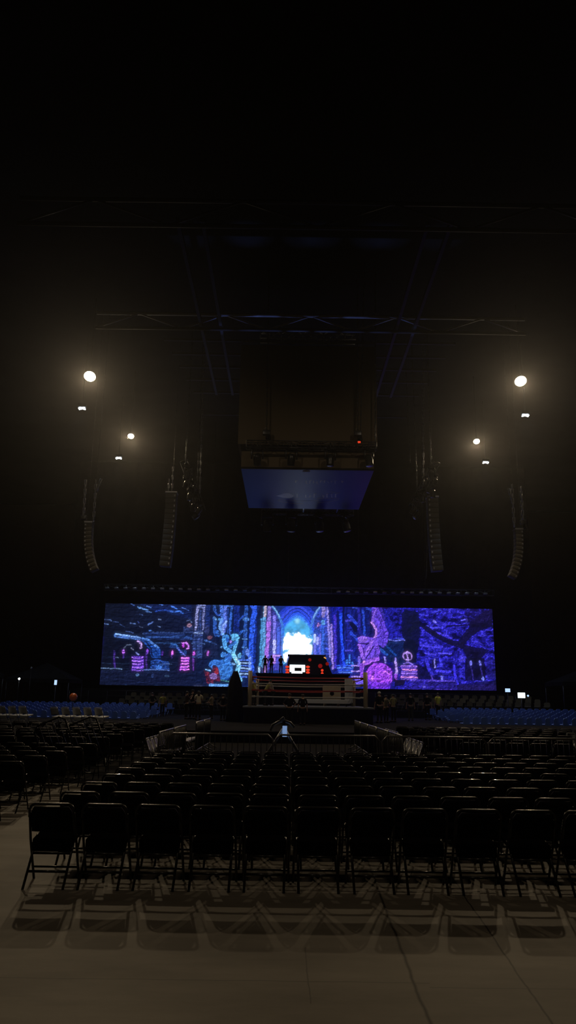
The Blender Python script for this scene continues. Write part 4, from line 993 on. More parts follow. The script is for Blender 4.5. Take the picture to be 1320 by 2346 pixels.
# objects standing in the ring
def put_box(name, px0, py0, px1, py1, D, th, mt, label, cat, z0=None):
    a_ = P(px0, py1, D); c_ = P(px1, py0, D); zz = z0 if z0 is not None else a_.z
    t = empty(name, ((a_.x + c_.x) / 2, D, zz), 0, label, cat)
    return t, abs(c_.x - a_.x), c_.z - zz
t, bw_, bh_ = put_box('ring_card_board', 790, 1556, 808, 1594, 47.5, 0.1, None, 'tall white notice board standing at the far right ring corner', 'board', CV)
MB().box((0, 0, bh_ * 0.55), (bw_, 0.06, bh_ * 0.9), bev=0.02).build('panel', M['white'], t); MB().box((0, -0.035, bh_ * 0.52), (bw_ * 0.94, 0.02, 0.05)).build('divider', M['black_paint'], t)
for s in (-1, 1): MB().box((s * bw_ * 0.4, 0, bh_ * 0.06), (0.05, 0.35, bh_ * 0.14)).build('foot', M['dark_steel'], t)
t, bw_, bh_ = put_box('beige_cabinet', 740, 1572, 780, 1597, 47, 0.6, None, 'beige cabinet with a dark round hole inside the ring, right of centre', 'cabinet', CV)
MB().box((0, 0, bh_ * 0.62), (bw_, 0.6, bh_ * 0.76), bev=0.03).build('body', M['beige'], t)
MB().lathe([(0.13, 0), (0.13, 0.06)], 16, Matrix.Translation((0.0, -0.34, bh_ * 0.62)) @ Matrix.Rotation(R(-90), 4, 'X')).build('round_hole', M['black_paint'], t)
for s in (-1, 1): MB().box((s * bw_ * 0.38, 0, bh_ * 0.12), (0.14, 0.5, bh_ * 0.25)).build('foot', M['beige'], t)
t, bw_, bh_ = put_box('long_table', 672, 1597, 800, 1606, 46, 0.8, None, 'long low table with a pale cloth lying across the ring floor', 'table', CV)
MB().box((0, 0, 0.36), (bw_, 0.7, 0.06), bev=0.02).build('table_top', M['white'], t); MB().box((0, -0.36, 0.26), (bw_, 0.02, 0.2)).build('cloth_edge', M['white'], t)
for sx in (-1, 1):
    for sy in (-1, 1): MB().tube([(sx * bw_ * 0.45, sy * 0.28, 0), (sx * bw_ * 0.45, sy * 0.28, 0.34)], 0.025, 6).build('leg', M['dark_steel'], t)
# tall black draped case left of the ring
p = P(540, 1542, 42.6)
mb = MB(); prof = [(0.46, 0), (0.47, 0.5), (0.44, 1.1), (0.40, 1.7), (0.31, 2.2), (0.19, 2.55), (0.12, 2.75), (0.03, p.z - DECK)]
mb.lathe(prof, 24)
mb.v = [(x * (1 + 0.09 * math.sin(5 * math.atan2(y, x) + z * 1.3)), y * (1 + 0.09 * math.sin(5 * math.atan2(y, x) + z * 1.3)), z) for x, y, z in mb.v]
o = mb.build('draped_stand', M['black_cloth'], None, (p.x, 42.6, DECK)); tag(o, 'tall narrow stand draped in black cloth just left of the ring', 'draped stand')

# ---------------------------------------------------------------- chairs
def folding_chair(name, frame_m, pad_m, label, H=0.735, W=0.42, padded=True):
    """folding chair facing +Y, rear feet on y=0"""
    t = empty(name, (0, 0, 0), 0, label, 'chair')
    r = 0.0125; w_ = W / 2
    def bend(pts): return pts
    # hoop: front feet - uprights - rounded top rail
    for s in (-1, 1):
        MB().tube([(s * (w_ + 0.01), 0.44, 0.0), (s * (w_ + 0.01), 0.22, 0.40), (s * w_, 0.09, H - 0.08)], r, 8).build('front_leg', frame_m, t)
        MB().tube([(s * (w_ - 0.025), 0.0, 0.0), (s * (w_ - 0.025), 0.29, 0.39), (s * (w_ - 0.02), 0.34, 0.42)], r, 8).build('rear_leg', frame_m, t)
    top = []
    for k in range(7):
        a_ = R(180 - 90 * k / 6); top.append((-w_ + 0.06 + 0.06 * math.cos(a_), 0.075 + (0.0), H - 0.06 + 0.06 * math.sin(a_)))
    top = [(-w_, 0.09, H - 0.12)] + top + [(-x, y, z) for x, y, z in reversed(top)] + [(w_, 0.09, H - 0.12)]
    MB().tube(top, r, 8).build('top_rail', frame_m, t)
    for yy, z in ((0.205, 0.275), (0.10, 0.135)):
        MB().tube([(-w_ + 0.02, yy, z), (w_ - 0.02, yy, z)], 0.012, 8).build('stretcher', frame_m, t)
    MB().tube([(-w_, 0.375, 0.12), (w_, 0.375, 0.12)], 0.010, 8).build('stretcher', frame_m, t)
    # back panel, slightly bowed, from under the rail down to the seat
    n = 8; mb = MB(); vs = []; z1, z0 = H - 0.022, 0.475
    for j in range(7):
        z = z0 + (z1 - z0) * j / 6; y = 0.185 - (z - z0) / (z1 - z0) * 0.11
        ww = w_ - 0.012 - (0.035 if j == 6 else 0.008 if j == 5 else 0)
        for i in range(n + 1):
            u = -1 + 2 * i / n; vs.append((u * ww, y - 0.02 - 0.028 * (1 - u * u), z))
    m_ = len(vs); vs += [(x, y + 0.022, z) for x, y, z in vs]; fs = []
    for j in range(6):
        for i in range(n):
            a_ = j * (n + 1) + i; b_ = a_ + n + 1
            fs.append((a_, a_ + 1, b_ + 1, b_)); fs.append((a_ + m_, b_ + m_, b_ + 1 + m_, a_ + 1 + m_))
    for i in range(n):
        fs.append((i, i + m_, i + 1 + m_, i + 1)); q = 6 * (n + 1) + i; fs.append((q, q + 1, q + 1 + m_, q + m_))
    for j in range(6):
        a_ = j * (n + 1); b_ = a_ + n + 1; fs.append((a_, b_, b_ + m_, a_ + m_)); a_ += n; b_ += n; fs.append((a_, a_ + m_, b_ + m_, b_))
    mb.add(vs, fs, True); mb.build('backrest', pad_m, t)
    sb = MB().box((0, 0.39, 0.405), (W - 0.03, 0.40, 0.06), (R(9), 0, 0), 0.015); sb.box((0, 0.205, 0.335), (W - 0.04, 0.02, 0.09), (R(12), 0, 0)); sb.build('seat', M['seat_fabric'] if pad_m is M['black_vinyl'] else pad_m, t)
    return t
def single_chair_mesh(H=0.8, W=0.44):
    """small shell chair in one mesh for distant rows, facing +Y"""
    mb = MB(); w_ = W / 2
    mb.prism([(x, z) for x, z in rrect(W, 0.42, 0.12, 5, H - 0.42, True)], 0.035, Matrix.Translation((0, 0.0, 0)) @ Matrix.Rotation(R(4), 4, 'X'))
    mb.box((0, 0.22, 0.43), (W, 0.42, 0.05), (R(2), 0, 0), 0.02)
    for s in (-1, 1):
        mb.tube([(s * w_ * 0.85, 0.0, 0.0), (s * w_ * 0.85, 0.3, 0.41)], 0.016, 6)
        mb.tube([(s * w_ * 0.85, 0.42, 0.0), (s * w_ * 0.85, 0.02, 0.5)], 0.016, 6)
    return mb

ch0 = folding_chair('folding_chair', M['black_metal'], M['black_vinyl'], 'black folding chair')
used = [False]
def place(proto, flag, loc, rz, label, group=None):
    if not flag[0]: flag[0] = True; o = proto
    else: o = copy_tree(proto)
    o.location = loc; o.rotation_euler = (0, 0, rz); o['label'] = label
    if group: o['group'] = group
    return o
# main block of black chairs, first row seen whole from behind
x_first = G(100, 2035).x + 0.01
pitch = (G(1226, 2050).x - G(100, 2033).x) / 9.0
D0 = 7.50
print('pitch', pitch, x_first)
ROWN = ['nearest', 'second', 'third', 'fourth', 'fifth', 'sixth', 'seventh', 'eighth', 'ninth']
rowD = [D0 + 0.93 * k for k in range(9)]
for k, D in enumerate(rowD):
    xmax = 0.405 * (D + 0.6); j = 0
    x = x_first + (0.0 if k % 2 == 0 else 0.03)
    while x < xmax:
        place(ch0, used, (x + random.uniform(-.01, .01), D + random.uniform(-.02, .02) * (k > 0), 0), random.uniform(-.03, .03),
              'black folding chair in the %s row of the main block, %s from the left aisle' % (ROWN[k], ordn(j)), 'black folding chairs in the main block')
        x += pitch; j += 1
# block left of the aisle
for k in range(6):
    D = 10.85 + 1.15 * k; j = 0; x = -4.25
    while x > -0.42 * (D + 0.5) - 0.2:
        place(ch0, used, (x, D, 0), random.uniform(-.03, .03),
              'black folding chair left of the aisle, %s row, %s seat from the aisle' % (ROWN[k], ordn(j)), 'black folding chairs left of the aisle')
        x -= 0.52; j += 1

# pale chairs in the middle distance
pc0 = folding_chair('pale_folding_chair', M['steel'], M['pale'], 'pale folding chair', 0.80, 0.43)
pused = [False]
PALE = []
def pale_row(x0_, y0_, n, rz, label, step=(0.5, 0.0), z=0.0):
    for i in range(n):
        e_ = ordn(i); PALE.append((x0_ + step[0] * i, y0_ + step[1] * i))
        place(pc0, pused, (x0_ + step[0] * i, y0_ + step[1] * i, z), rz, '%s, %s from its left end' % (label, e_), 'pale folding chairs')
pale_row(9.2, 24.6, 4, R(30), 'pale chair, short row at the right edge', (0.44, 0))
pale_row(5.6, 27.6, 5, R(25), 'pale chair, short row right of the aisle', (0.46, 0))
pale_row(-13.4, 33.5, 5, R(-25), 'pale chair, rear short row at left edge', (0.46, 0), DECK)
pale_row(-9.6, 23.6, 6, R(-35), 'pale chair, nearer short row at left edge', (0.44, 0.05))
pale_row(-9.9, 32.6, 5, R(-30), 'pale chair, short row further right at left', (0.47, 0), DECK)
pale_row(-8.6, 26.4, 6, R(-30), 'pale chair, longer row on the left side', (0.5, 0))
for side, s in (('left', -1), ('right', 1)):
    for i in range(5):
        place(pc0, pused, (s * 3.3, 18.2 + 0.52 * i, 0), R(90) * s, 'pale chair at the %s barrier aisle, near group, %s from the camera' % (side, ordn(i)), 'pale chairs facing the barrier aisles')
    for i in range(6):
        place(pc0, pused, (s * 3.5, 23.5 + 0.52 * i, 0), R(90) * s, 'pale chair at the %s barrier aisle, far group, %s from the camera' % (side, ordn(i)), 'pale chairs facing the barrier aisles')
dc0 = folding_chair('dark_folding_chair', M['black_steel'], M['black_vinyl'], 'dark folding chair', 0.78, 0.43); dused = [False]
for side, s in (('left', -1), ('right', 1)):
    for r_ in range(8):
        D = 18.4 + 1.5 * r_; j = 0; x = 4.4
        while x < 0.40 * D + 0.3:
            if all(abs(s * x - a_) > 0.62 or abs(D - b_) > 0.8 for a_, b_ in PALE):
                place(dc0, dused, (s * x, D, 0), R(12) * s * -1 + random.uniform(-.05, .05), 'dark chair behind the barrier line on the %s, %s row, %s seat from the aisle' % (side, ROWN[r_], ordn(j)), 'dark chairs behind the barrier line')
            x += 0.56; j += 1

# far side stands of blue plastic seats
seat_mesh = single_chair_mesh(0.80, 0.40).build('stand_seat', M['seatblue'])
seats = []
def stand(side, xa, xb, D1, D2, rows):
    for r_ in range(rows):
        D = D1 + (D2 - D1) * r_ / (rows - 1); top = P(200 if side == 'left' else 1180, (1628.5 if side == 'left' else 1644) - (20.5 if side == 'left' else 21) * r_ / (rows - 1), D).z - 0.80
        dd = (D2 - D1) / (rows - 1)
        tag(MB().box((0, 0, 0), (abs(xb - xa) + 0.6, dd * 0.99, max(0.05, top))).build('riser_step', M['black_paint'], None, ((xa + xb) / 2, D + dd * 0.25, top / 2 - 0.004)),
            'black riser step under the %s row of blue seats on the %s' % (ORD[r_], side), 'riser', 'riser steps of the side stands')
        n = int(abs(xb - xa) / 0.5)
        for i in range(n):
            x = xa + (xb - xa) * (i + 0.5 * (r_ % 2)) / n + random.uniform(-.03, .03)
            if random.random() < 0.03: continue
            seats.append((D, side, r_, i, x, top, D))
stand('left', -20.5, -8.2, 44.0, 56.0, 8)
stand('right', 10.4, 21.8, 44.0, 56.0, 8)
seats.sort(key=lambda s: s[0])
first = True
rest = MB(); base_mb = single_chair_mesh(0.80, 0.40)
for n_, (D, side, r_, i, x, z, _) in enumerate(seats):
    rz = R(-16) if side == 'left' else R(16)
    rz += random.uniform(-.1, .1)
    if n_ < 300:
        o = seat_mesh if first else seat_mesh.copy()
        if not first: COL.objects.link(o)
        first = False
        o.location = (x, D, z); o.rotation_euler = (0, 0, rz)
        tag(o, 'blue plastic seat in the %s stand, %s row up, %s from the %s end' % (side, ordn(r_), ordn(i), 'outer' if side == 'left' else 'ring'), 'seat', 'blue seats in the side stands')
    else:
        Mx = Matrix.Translation((x, D, z)) @ Matrix.Rotation(rz, 4, 'Z')
        rest.add([Mx @ Vector(v) for v in base_mb.v], base_mb.f, False)
o = rest.build('distant_seats', M['seatblue']); tag(o, 'distant upper rows of blue seats in the side stands', 'seats', kind='stuff')

# brownish rows beyond on both sides
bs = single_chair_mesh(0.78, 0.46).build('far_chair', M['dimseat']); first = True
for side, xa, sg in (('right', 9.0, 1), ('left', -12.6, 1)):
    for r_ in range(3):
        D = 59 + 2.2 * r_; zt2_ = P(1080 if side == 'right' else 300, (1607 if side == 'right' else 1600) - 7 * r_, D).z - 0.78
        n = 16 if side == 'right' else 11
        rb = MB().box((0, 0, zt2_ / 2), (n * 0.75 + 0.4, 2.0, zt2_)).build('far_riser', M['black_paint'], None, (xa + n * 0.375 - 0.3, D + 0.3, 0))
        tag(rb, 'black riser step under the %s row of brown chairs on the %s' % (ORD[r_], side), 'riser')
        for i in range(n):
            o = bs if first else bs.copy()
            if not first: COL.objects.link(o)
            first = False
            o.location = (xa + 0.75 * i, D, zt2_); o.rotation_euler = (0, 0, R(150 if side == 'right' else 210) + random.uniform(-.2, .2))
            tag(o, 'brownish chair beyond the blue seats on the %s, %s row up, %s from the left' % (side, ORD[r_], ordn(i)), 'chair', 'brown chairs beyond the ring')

# ---------------------------------------------------------------- crowd barriers
def barrier(label, L_=2.2, H=1.0, mt='steel', nb=18):
    t = empty('crowd_barrier', (0, 0, 0), 0, label, 'barrier')
    r = 0.02; z0 = 0.16
    pts = [(-L_ / 2, 0, z0), (-L_ / 2, 0, H - 0.1), (-L_ / 2 + 0.1, 0, H), (L_ / 2 - 0.1, 0, H), (L_ / 2, 0, H - 0.1), (L_ / 2, 0, z0)]
    MB().tube(pts, r, 8, closed=True).build('frame', M[mt], t)
    b = MB()
    for i in range(1, nb):
        x = -L_ / 2 + L_ * i / nb; b.tube([(x, 0, z0), (x, 0, H)], 0.008, 6)
    b.build('bars', M['black_steel'], t)
    for s in (-1, 1):
        MB().tube([(s * L_ * 0.36, -0.28, 0.02), (s * L_ * 0.36, -0.08, 0.10), (s * L_ * 0.36, 0, z0), (s * L_ * 0.36, 0.08, 0.10), (s * L_ * 0.36, 0.28, 0.02)], 0.018, 6).build('foot', M[mt], t)
    return t
b0 = barrier('metal crowd barrier'); bused = [False]
nx = ['leftmost', 'second from left', 'third from left', 'rightmost']
for i in range(4):
    place(b0, bused, (-1.35 + 2.26 * i, 16.3 + 0.03 * i, 0), R(0.4), 'metal crowd barrier across the view behind the main block of chairs, %s' % nx[i], 'metal crowd barriers')
for s, side in ((-1, 'left'), (1, 'right')):
    for i in range(5):
        if i == 2 and s == -1: continue
        place(b0, bused, (-2.72 if s < 0 else 2.55, 17.8 + 2.3 * i, 0), R(90), 'metal crowd barrier along the %s side of the centre aisle, %s from the camera' % (side, ORD[i]), 'metal crowd barriers')
tb0 = barrier('tilted barrier', 0.7, 1.12, 'black_steel', 5); tused = [False]
for i in range(2):
    q = G(150, 1788)
    o = place(tb0, tused, (q.x - 0.02 + 0.55 * i, q.y + 0.5 * i, 0.17), 0, 'dark crowd barrier tilted on its corner in the left aisle, %s one' % ('front' if i == 0 else 'back'), 'tilted barriers')
    o.rotation_euler = (0, R(-24), 0)

# low splayed stand in the centre aisle
ts = empty('equipment_stand', (P(650, 1700, 25).x, 25, 0), 0, 'low black stand with splayed legs and pale blue panel in the centre aisle', 'stand')
for a_ in range(4):
    an = R(45 + 90 * a_); MB().tube([(0.05 * math.cos(an), 0.05 * math.sin(an), 0.78), (0.72 * math.cos(an), 0.5 * math.sin(an), 0.02)], 0.045, 8).build('leg', M['white'], ts)
MB().tube([(0, 0, 0.7), (0, 0, 1.02)], 0.06, 10).build('column', M['dark_steel'], ts)
MB().box((0.03, -0.12, 0.72), (0.15, 0.04, 0.34), (R(-12), 0, 0), 0.01).build('front_panel', M['dimblue'], ts)['label'] = 'pale blue panel with added glow'  # glow put into the panel for brightness reflected from the video wall
MB().tube([(-0.42, 0, 0.72), (-0.36, 0, 0.9), (-0.18, 0, 1.0), (0.0, 0, 1.04), (0.2, 0, 0.98), (0.34, 0, 0.84)], 0.05, 8).build('curved_arm', M['pale'], ts)
MB().box((-0.06, 0, 1.09), (0.18, 0.12, 0.10), (0, R(-40), 0), 0.02).build('top_plate', M['white'], ts)

# ---------------------------------------------------------------- people
def skin_obj(name, verts, edges, radii, mt, parent, sub=1, root=0):
    me_ = bpy.data.meshes.new(name); me_.from_pydata([tuple(v) for v in verts], edges, []); me_.update()
    me_.materials.append(mt)
    o = bpy.data.objects.new(name, me_); COL.objects.link(o); o.parent = parent
    md = o.modifiers.new('skin', 'SKIN'); md.use_smooth_shade = True
    for i, r in enumerate(radii):
        rr = r if isinstance(r, tuple) else (r, r); me_.skin_vertices[0].data[i].radius = rr
        me_.skin_vertices[0].data[i].use_root = (i == root)
    if sub: s_ = o.modifiers.new('sub', 'SUBSURF'); s_.levels = sub; s_.render_levels = sub
    return o
shirtm = {}
def cloth(c):
    if c not in shirtm: shirtm[c] = mat('shirt_cloth', c, 0.85, spec=0.1)
    return shirtm[c]
def person(loc, rz, h, top, legs, label, arms='down', lean=0.0, cap=None, hairlen=0, group=None):
    t = empty('person', loc, rz, label, 'person', group); k = h / 1.75
    def V(x, y, z): return Vector((x * k, (y + lean * max(0, z - 0.95)) * k, (z - 0.06 * lean * max(0, z - 0.95)) * k))
    vs = [V(0, 0, 0.95), V(0, 0.01, 1.12), V(0, 0.01, 1.32), V(0, 0, 1.46), V(0, 0.01, 1.54), V(0, 0.02, 1.61), V(0, 0.02, 1.70)]
    es = [(0, 1), (1, 2), (2, 3), (3, 4), (4, 5), (5, 6)]; rd = [(.15, .10), (.13, .09), (.155, .105), (.10, .07), .052, (.078, .09), (.062, .075)]
    rd = [tuple(q * k for q in (r if isinstance(r, tuple) else (r, r))) for r in rd]
    hands = []
    for s in (-1, 1):
        if arms == 'down': E, W_h = V(s * .25, .0, 1.15), V(s * .27, .06, .90)
        elif arms == 'up': E, W_h = V(s * .26, .14, 1.22), V(s * .12, .30, 1.40)
        elif arms == 'hips': E, W_h = V(s * .36, -.04, 1.18), V(s * .20, .05, 1.00)
        else: E, W_h = V(s * .24, .10, 1.16), V(s * .16, .34, 1.12)
        b_ = len(vs); vs += [V(s * .17, 0, 1.43), V(s * .205, 0, 1.38), E, W_h]
        es += [(3, b_), (b_, b_ + 1), (b_ + 1, b_ + 2), (b_ + 2, b_ + 3)]; rd += [(.06 * k,) * 2, (.05 * k,) * 2, (.04 * k,) * 2, (.026 * k,) * 2]
        d = (W_h - E).normalized(); palm = W_h + d * .07 * k
        vs.append(palm); es.append((b_ + 3, b_ + 4)); rd.append((.038 * k, .018 * k))
        sd = d.cross(Vector((0, 1, 0))).normalized() if abs(d.y) < 0.9 else Vector((1, 0, 0)); nr = d.cross(sd)
        for q, ln in enumerate((.062, .072, .066, .052)):
            f0 = palm + d * .035 * k + sd * (.027 - .018 * q) * k; f1 = f0 + d * ln * .55 * k + nr * .006 * k; f2 = f1 + d * ln * .45 * k + nr * .018 * k
            n0 = len(vs); vs += [f0, f1, f2]; es += [(b_ + 4, n0), (n0, n0 + 1), (n0 + 1, n0 + 2)]; rd += [(.0085 * k,) * 2, (.008 * k,) * 2, (.0065 * k,) * 2]
        th0 = palm - d * .02 * k + sd * .04 * k; th1 = th0 + (d * .03 + sd * .02) * k; n0 = len(vs)
        vs += [th0, th1]; es += [(b_ + 4, n0), (n0, n0 + 1)]; rd += [(.011 * k,) * 2, (.009 * k,) * 2]; hands.append((b_ + 1, b_ + 2))
    lg = []
    for s in (-1, 1):
        b_ = len(vs); vs += [Vector((s * .095 * k, 0, .88 * k)), Vector((s * .10 * k, .02 * k, .50 * k)), Vector((s * .11 * k, -.01 * k, .10 * k)), Vector((s * .115 * k, .03 * k, .045 * k)), Vector((s * .125 * k, .15 * k, .035 * k))]
        es += [(0, b_), (b_, b_ + 1), (b_ + 1, b_ + 2), (b_ + 2, b_ + 3), (b_ + 3, b_ + 4)]; rd += [(.088 * k,) * 2, (.058 * k,) * 2, (.040 * k,) * 2, (.042 * k, .04 * k), (.038 * k, .028 * k)]; lg.append(b_)
    skin_obj('body', vs, es, rd, M['skin'], t)
    # shirt
    sv = [vs[i] for i in (0, 1, 2, 3)]; se = [(0, 1), (1, 2), (2, 3)]; sr_ = [(.165 * k, .115 * k), (.15 * k, .11 * k), (.172 * k, .122 * k), (.115 * k, .085 * k)]
    for a1, a2 in hands:
        n0 = len(sv); mid = vs[a1].lerp(vs[a2], 0.6 if top[0] > .1 else 1.0); sv += [vs[a1 - 1], vs[a1], mid]; se += [(3, n0), (n0, n0 + 1), (n0 + 1, n0 + 2)]; sr_ += [(.07 * k,) * 2, (.066 * k,) * 2, (.058 * k,) * 2]
    skin_obj('shirt', sv, se, sr_, cloth(top), t)
    tv = [Vector((0, 0, .96 * k))]; te = []; tr_ = [(.16 * k, .118 * k)]
    for b_ in lg:
        n0 = len(tv); tv += [vs[b_], vs[b_ + 1], vs[b_ + 2]]; te += [(0, n0), (n0, n0 + 1), (n0 + 1, n0 + 2)]; tr_ += [(.10 * k,) * 2, (.072 * k,) * 2, (.058 * k,) * 2]
    skin_obj('trousers', tv, te, tr_, cloth(legs), t)
    for s, b_ in zip((-1, 1), lg):
        p_ = vs[b_ + 3]; MB().box((p_.x, p_.y + .05 * k, .045 * k), (.10 * k, .27 * k, .09 * k), bev=0.03 * k).build('shoe', M['black_vinyl'], t)
    hp = vs[5]
    Mx = Matrix.Translation(hp + Vector((0, -.012 * k, .045 * k)))
    MB().lathe([(.092 * k, -.03 * k), (.098 * k, .01 * k), (.085 * k, .055 * k), (.045 * k, .085 * k), (.005 * k, .094 * k)], 14, Mx).build('cap' if cap else 'hair', cloth(cap) if cap else M['hair'], t)
    if hairlen: MB().box(hp + Vector((0, -.09 * k, -.06 * k)), (.15 * k, .06 * k, hairlen * k), bev=.028 * k).build('hair', M['hair'], t)
    MB().tube([hp + Vector((0, .085 * k, .02 * k)), hp + Vector((0, .115 * k, -.012 * k)), hp + Vector((0, .088 * k, -.02 * k))], .010 * k, 6).build('nose', M['skin'], t)
    for s in (-1, 1): MB().lathe([(.004 * k, -.016 * k), (.016 * k, 0), (.004 * k, .02 * k)], 8, Matrix.Translation(hp + Vector((s * .086 * k, .0, .0)))).build('ear', M['skin'], t)
    return t
def at_head(px, py, D, z0):
    """feet position so the top of the head shows at px,py; returns loc and height"""
    p_ = P(px, py, D); return (p_.x, D, z0), p_.z - z0
BK = (.012, .012, .014); DK = (.04, .04, .045)
def guy(px, py, D, z0, rz, top, legs, label, **kw):
    l, h = at_head(px, py, D, z0); h = max(1.5, min(1.92, h)); return person(l, rz, h, top, legs, label, **kw)
guy(456, 1582, 45.2, DECK, R(8), (.62, .56, .42), BK, 'person in a pale top with long dark hair standing left of the ring', arms='front', hairlen=.30)
guy(442, 1579, 46.5, DECK, R(-20), BK, BK, 'person in black standing just behind the one in the pale top', arms='front')
guy(429, 1583, 46.0, DECK, R(-60), (.05, .035, .03), BK, 'person in dark clothes with raised arms, leftmost of the group by the ring', arms='up')
guy(486, 1590, 48.0, DECK, R(60), (.20, .16, .10), BK, 'person in a brownish shirt standing right of the one in the pale top', arms='front')
guy(374, 1589, 52.0, DECK, R(10), (.30, .27, .06), BK, 'person in a yellowish vest in front of the left part of the screen')
guy(350, 1586, 54.0, DECK, R(40), BK, BK, 'person in black beside the yellowish vest at the left', arms='hips')
guy(512, 1590, 44.0, DECK, R(-10), BK, BK, 'person in black standing left of the draped stand', arms='hips')
guy(664, 1588, 38.6, DECK, R(-8), BK, BK, 'broad person in black with hands on hips in front of the ring', arms='hips')
guy(694, 1590, 38.9, DECK, R(10), BK, BK, 'slimmer person in black in front of the ring, right one of the pair')
guy(584, 1576, 43.0, CV, R(50), (.42, .38, .13), DK, 'person in a yellow shirt bending in the left ring corner', lean=.35, arms='front')
guy(607, 1577, 44.5, CV, R(-70), (.40, .36, .12), DK, 'person in a yellow shirt leaning forward inside the ring', lean=.6, arms='front')
guy(626, 1574, 45.4, CV, R(90), (.3, .28, .26), DK, 'person with a pale cap inside the ring beside the yellow shirts', cap=(.5, .35, .28), lean=.3, arms='front')
guy(869, 1584, 44.0, DECK, R(15), BK, BK, 'person in black with a pale cap standing right of the ring', cap=(.5, .48, .45))
guy(884, 1592, 45.0, DECK, R(-40), (.16, .15, .11), BK, 'person in a khaki shirt right of the ring', arms='hips')
guy(901, 1590, 46.5, DECK, R(20), (.28, .26, .12), BK, 'person in an olive shirt further right of the ring', arms='front')
guy(940, 1588, 50.0, DECK, R(0), BK, DK, 'person in black standing alone right of the olive shirt')
guy(978, 1588, 52.0, DECK, R(-30), BK, BK, 'person in black left of the one in a yellow vest at the right')
guy(1003, 1587, 53.0, DECK, R(30), (.55, .55, .08), BK, 'person in a bright yellow vest at the right below the screen')
for px, rz, lb, cp in ((608, 0, 'person in a red cap standing at the left end of the stage platform', (.5, .02, .02)), (622, 20, 'dark silhouetted person on the platform, left one of the close pair', None), (644, -20, 'dark silhouetted person on the platform, right one of the close pair', None)):
    l, h = at_head(px, 1511 if px > 610 else 1504, 55.8, hpl); person(l, R(rz), max(1.3, min(1.8, h)), BK, BK, lb, cap=cp, arms='front' if px > 610 else 'down')

# ---------------------------------------------------------------- side canopies, small lit screens, rails
def canopy(x, y, w_, d_, h_, label, rot=0):
    t = empty('canopy_tent', (x, y, 0), rot, label, 'tent', 'dark canopies at the sides')
    mb = MB(); mb.add([(-w_ / 2, -d_ / 2, h_), (w_ / 2, -d_ / 2, h_), (w_ / 2, d_ / 2, h_), (-w_ / 2, d_ / 2, h_), (0, 0, h_ + 1.3),
                       (-w_ / 2, -d_ / 2, h_ - .3), (w_ / 2, -d_ / 2, h_ - .3), (w_ / 2, d_ / 2, h_ - .3), (-w_ / 2, d_ / 2, h_ - .3)],
                      [(0, 1, 4), (1, 2, 4), (2, 3, 4), (3, 0, 4), (0, 5, 6, 1), (1, 6, 7, 2), (2, 7, 8, 3), (3, 8, 5, 0)])
    mb.build('roof_cloth', M['black_cloth'], t)
    for sx in (-1, 1):
        for sy in (-1, 1): MB().tube([(sx * (w_ / 2 - .05), sy * (d_ / 2 - .05), 0), (sx * (w_ / 2 - .05), sy * (d_ / 2 - .05), h_ - .02)], .035, 6).build('pole', M['dark_steel'], t)
    return t
canopy(-24.8, 58, 5.0, 4.0, 3.3, 'dark canopy at the far left, nearer the edge of the frame')
canopy(-19.6, 62, 5.0, 4.0, 3.0, 'dark canopy left of the screen, nearer the stage')
canopy(24.2, 60, 6.0, 4.0, 3.3, 'dark canopy right of the screen at the frame edge')
def lit_screen(px0, py0, px1, py1, D, mt, label, z0=0.0):
    a_ = P(px0, py1, D); c_ = P(px1, py0, D); t = empty('lit_monitor', ((a_.x + c_.x) / 2, D, z0), 0, label, 'monitor')
    w_ = c_.x - a_.x; h_ = c_.z - a_.z
    MB().box((0, .03, (a_.z + c_.z) / 2 - z0), (w_ + .05, .05, h_ + .05), bev=.01).build('casing', M['black_paint'], t)
    MB().box((0, 0, (a_.z + c_.z) / 2 - z0), (w_, .02, h_), bev=.004).build('screen', mt, t)
    MB().tube([(0, .05, 0), (0, .05, a_.z - z0)], .03, 8).build('stand_pole', M['dark_steel'], t)
    MB().lathe([(.25, 0), (.22, .03), (.03, .05)], 14, Matrix.Translation((0, .05, 0))).build('stand_base', M['dark_steel'], t)
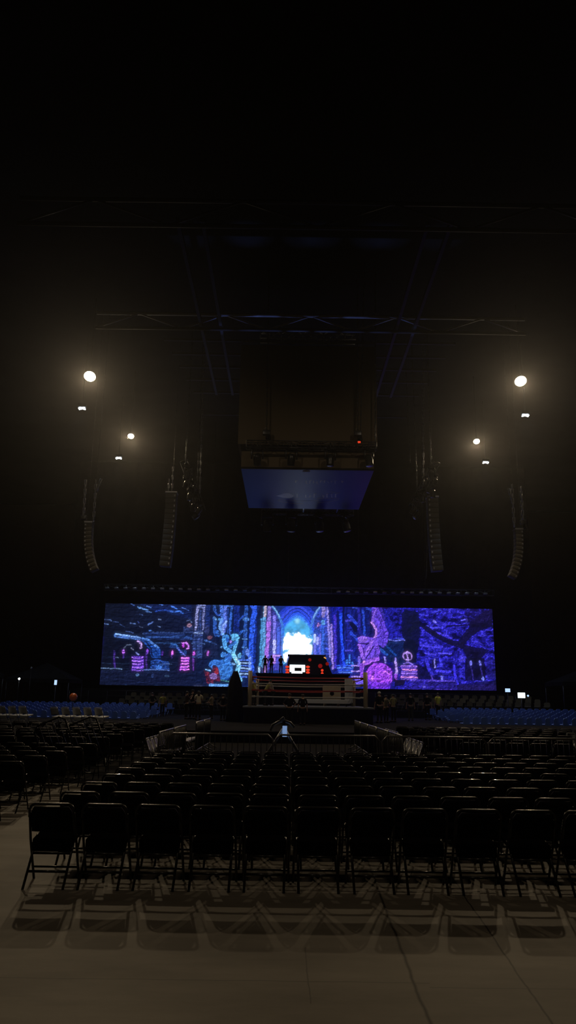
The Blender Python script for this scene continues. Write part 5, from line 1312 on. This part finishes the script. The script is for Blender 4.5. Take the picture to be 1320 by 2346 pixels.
lit_screen(124, 1558, 131, 1569, 57, M['blueglow'], 'small glowing pale blue screen on a stand at the left')
lit_screen(1158, 1577.5, 1169, 1585.5, 58, M['blueglow'], 'small glowing pale blue screen just right of the video wall')
lit_screen(1187, 1587, 1203, 1599, 57.7, M['glowwhite'], 'larger bright white screen right of the video wall')
for px, py, lb in ((44, 1555, 'tiny white lamp under the left canopy'), (1210, 1594, 'tiny bluish lamp beside the bright white screen'), (72, 1490 + 40, 'faint small lamp above the left canopy')):
    p_ = P(px, py, 57); t = empty('small_lamp', p_, 0, lb, 'lamp')
    MB().lathe([(.02, -.08), (.07, -.03), (.07, .04), (.02, .07)], 12).build('bulb', M['blueglow'] if 'bluish' in lb else M['lens2'] if 'white' in lb else M['pale'], t)
    MB().tube([(0, 0, -.07), (0, 0, -p_.z)], .015, 5).build('pole', M['black_steel'], t)
p_ = P(168, 1597, 46); pr = 0.24
t = empty('orange_ball', (p_.x, 46, p_.z - pr), 0, 'round orange ball among the seats at the left', 'ball')
MB().lathe([(pr * math.sin(math.pi * i / 10), pr - pr * math.cos(math.pi * i / 10)) for i in range(1, 10)], 18).build('shell', M['orange'], t)
MB().tube([(0, 0, 0), (0, 0, -(p_.z - pr))], .02, 6).build('pole', M['dark_steel'], t)
def rail(px0, px1, D, z, label):
    a_ = P(px0, 1575, D).x; c_ = P(px1, 1575, D).x; t = empty('hand_rail', ((a_ + c_) / 2, D, DECK), 0, label, 'railing')
    L_ = c_ - a_
    for q in (z, z - .45): MB().tube([(-L_ / 2, 0, q - DECK), (L_ / 2, 0, q - DECK)], .03, 6).build('rail_tube', M['dark_steel'], t)
    for i in range(int(L_ / 1.5) + 1): MB().tube([(-L_ / 2 + L_ * i / int(L_ / 1.5), 0, 0), (-L_ / 2 + L_ * i / int(L_ / 1.5), 0, z - DECK)], .025, 6).build('post', M['dark_steel'], t)
rail(160, 420, 66, P(300, 1583, 66).z, 'dark metal railing below the left part of the screen')
rail(860, 1180, 66, P(1000, 1590, 66).z, 'dark metal railing below the right part of the screen')
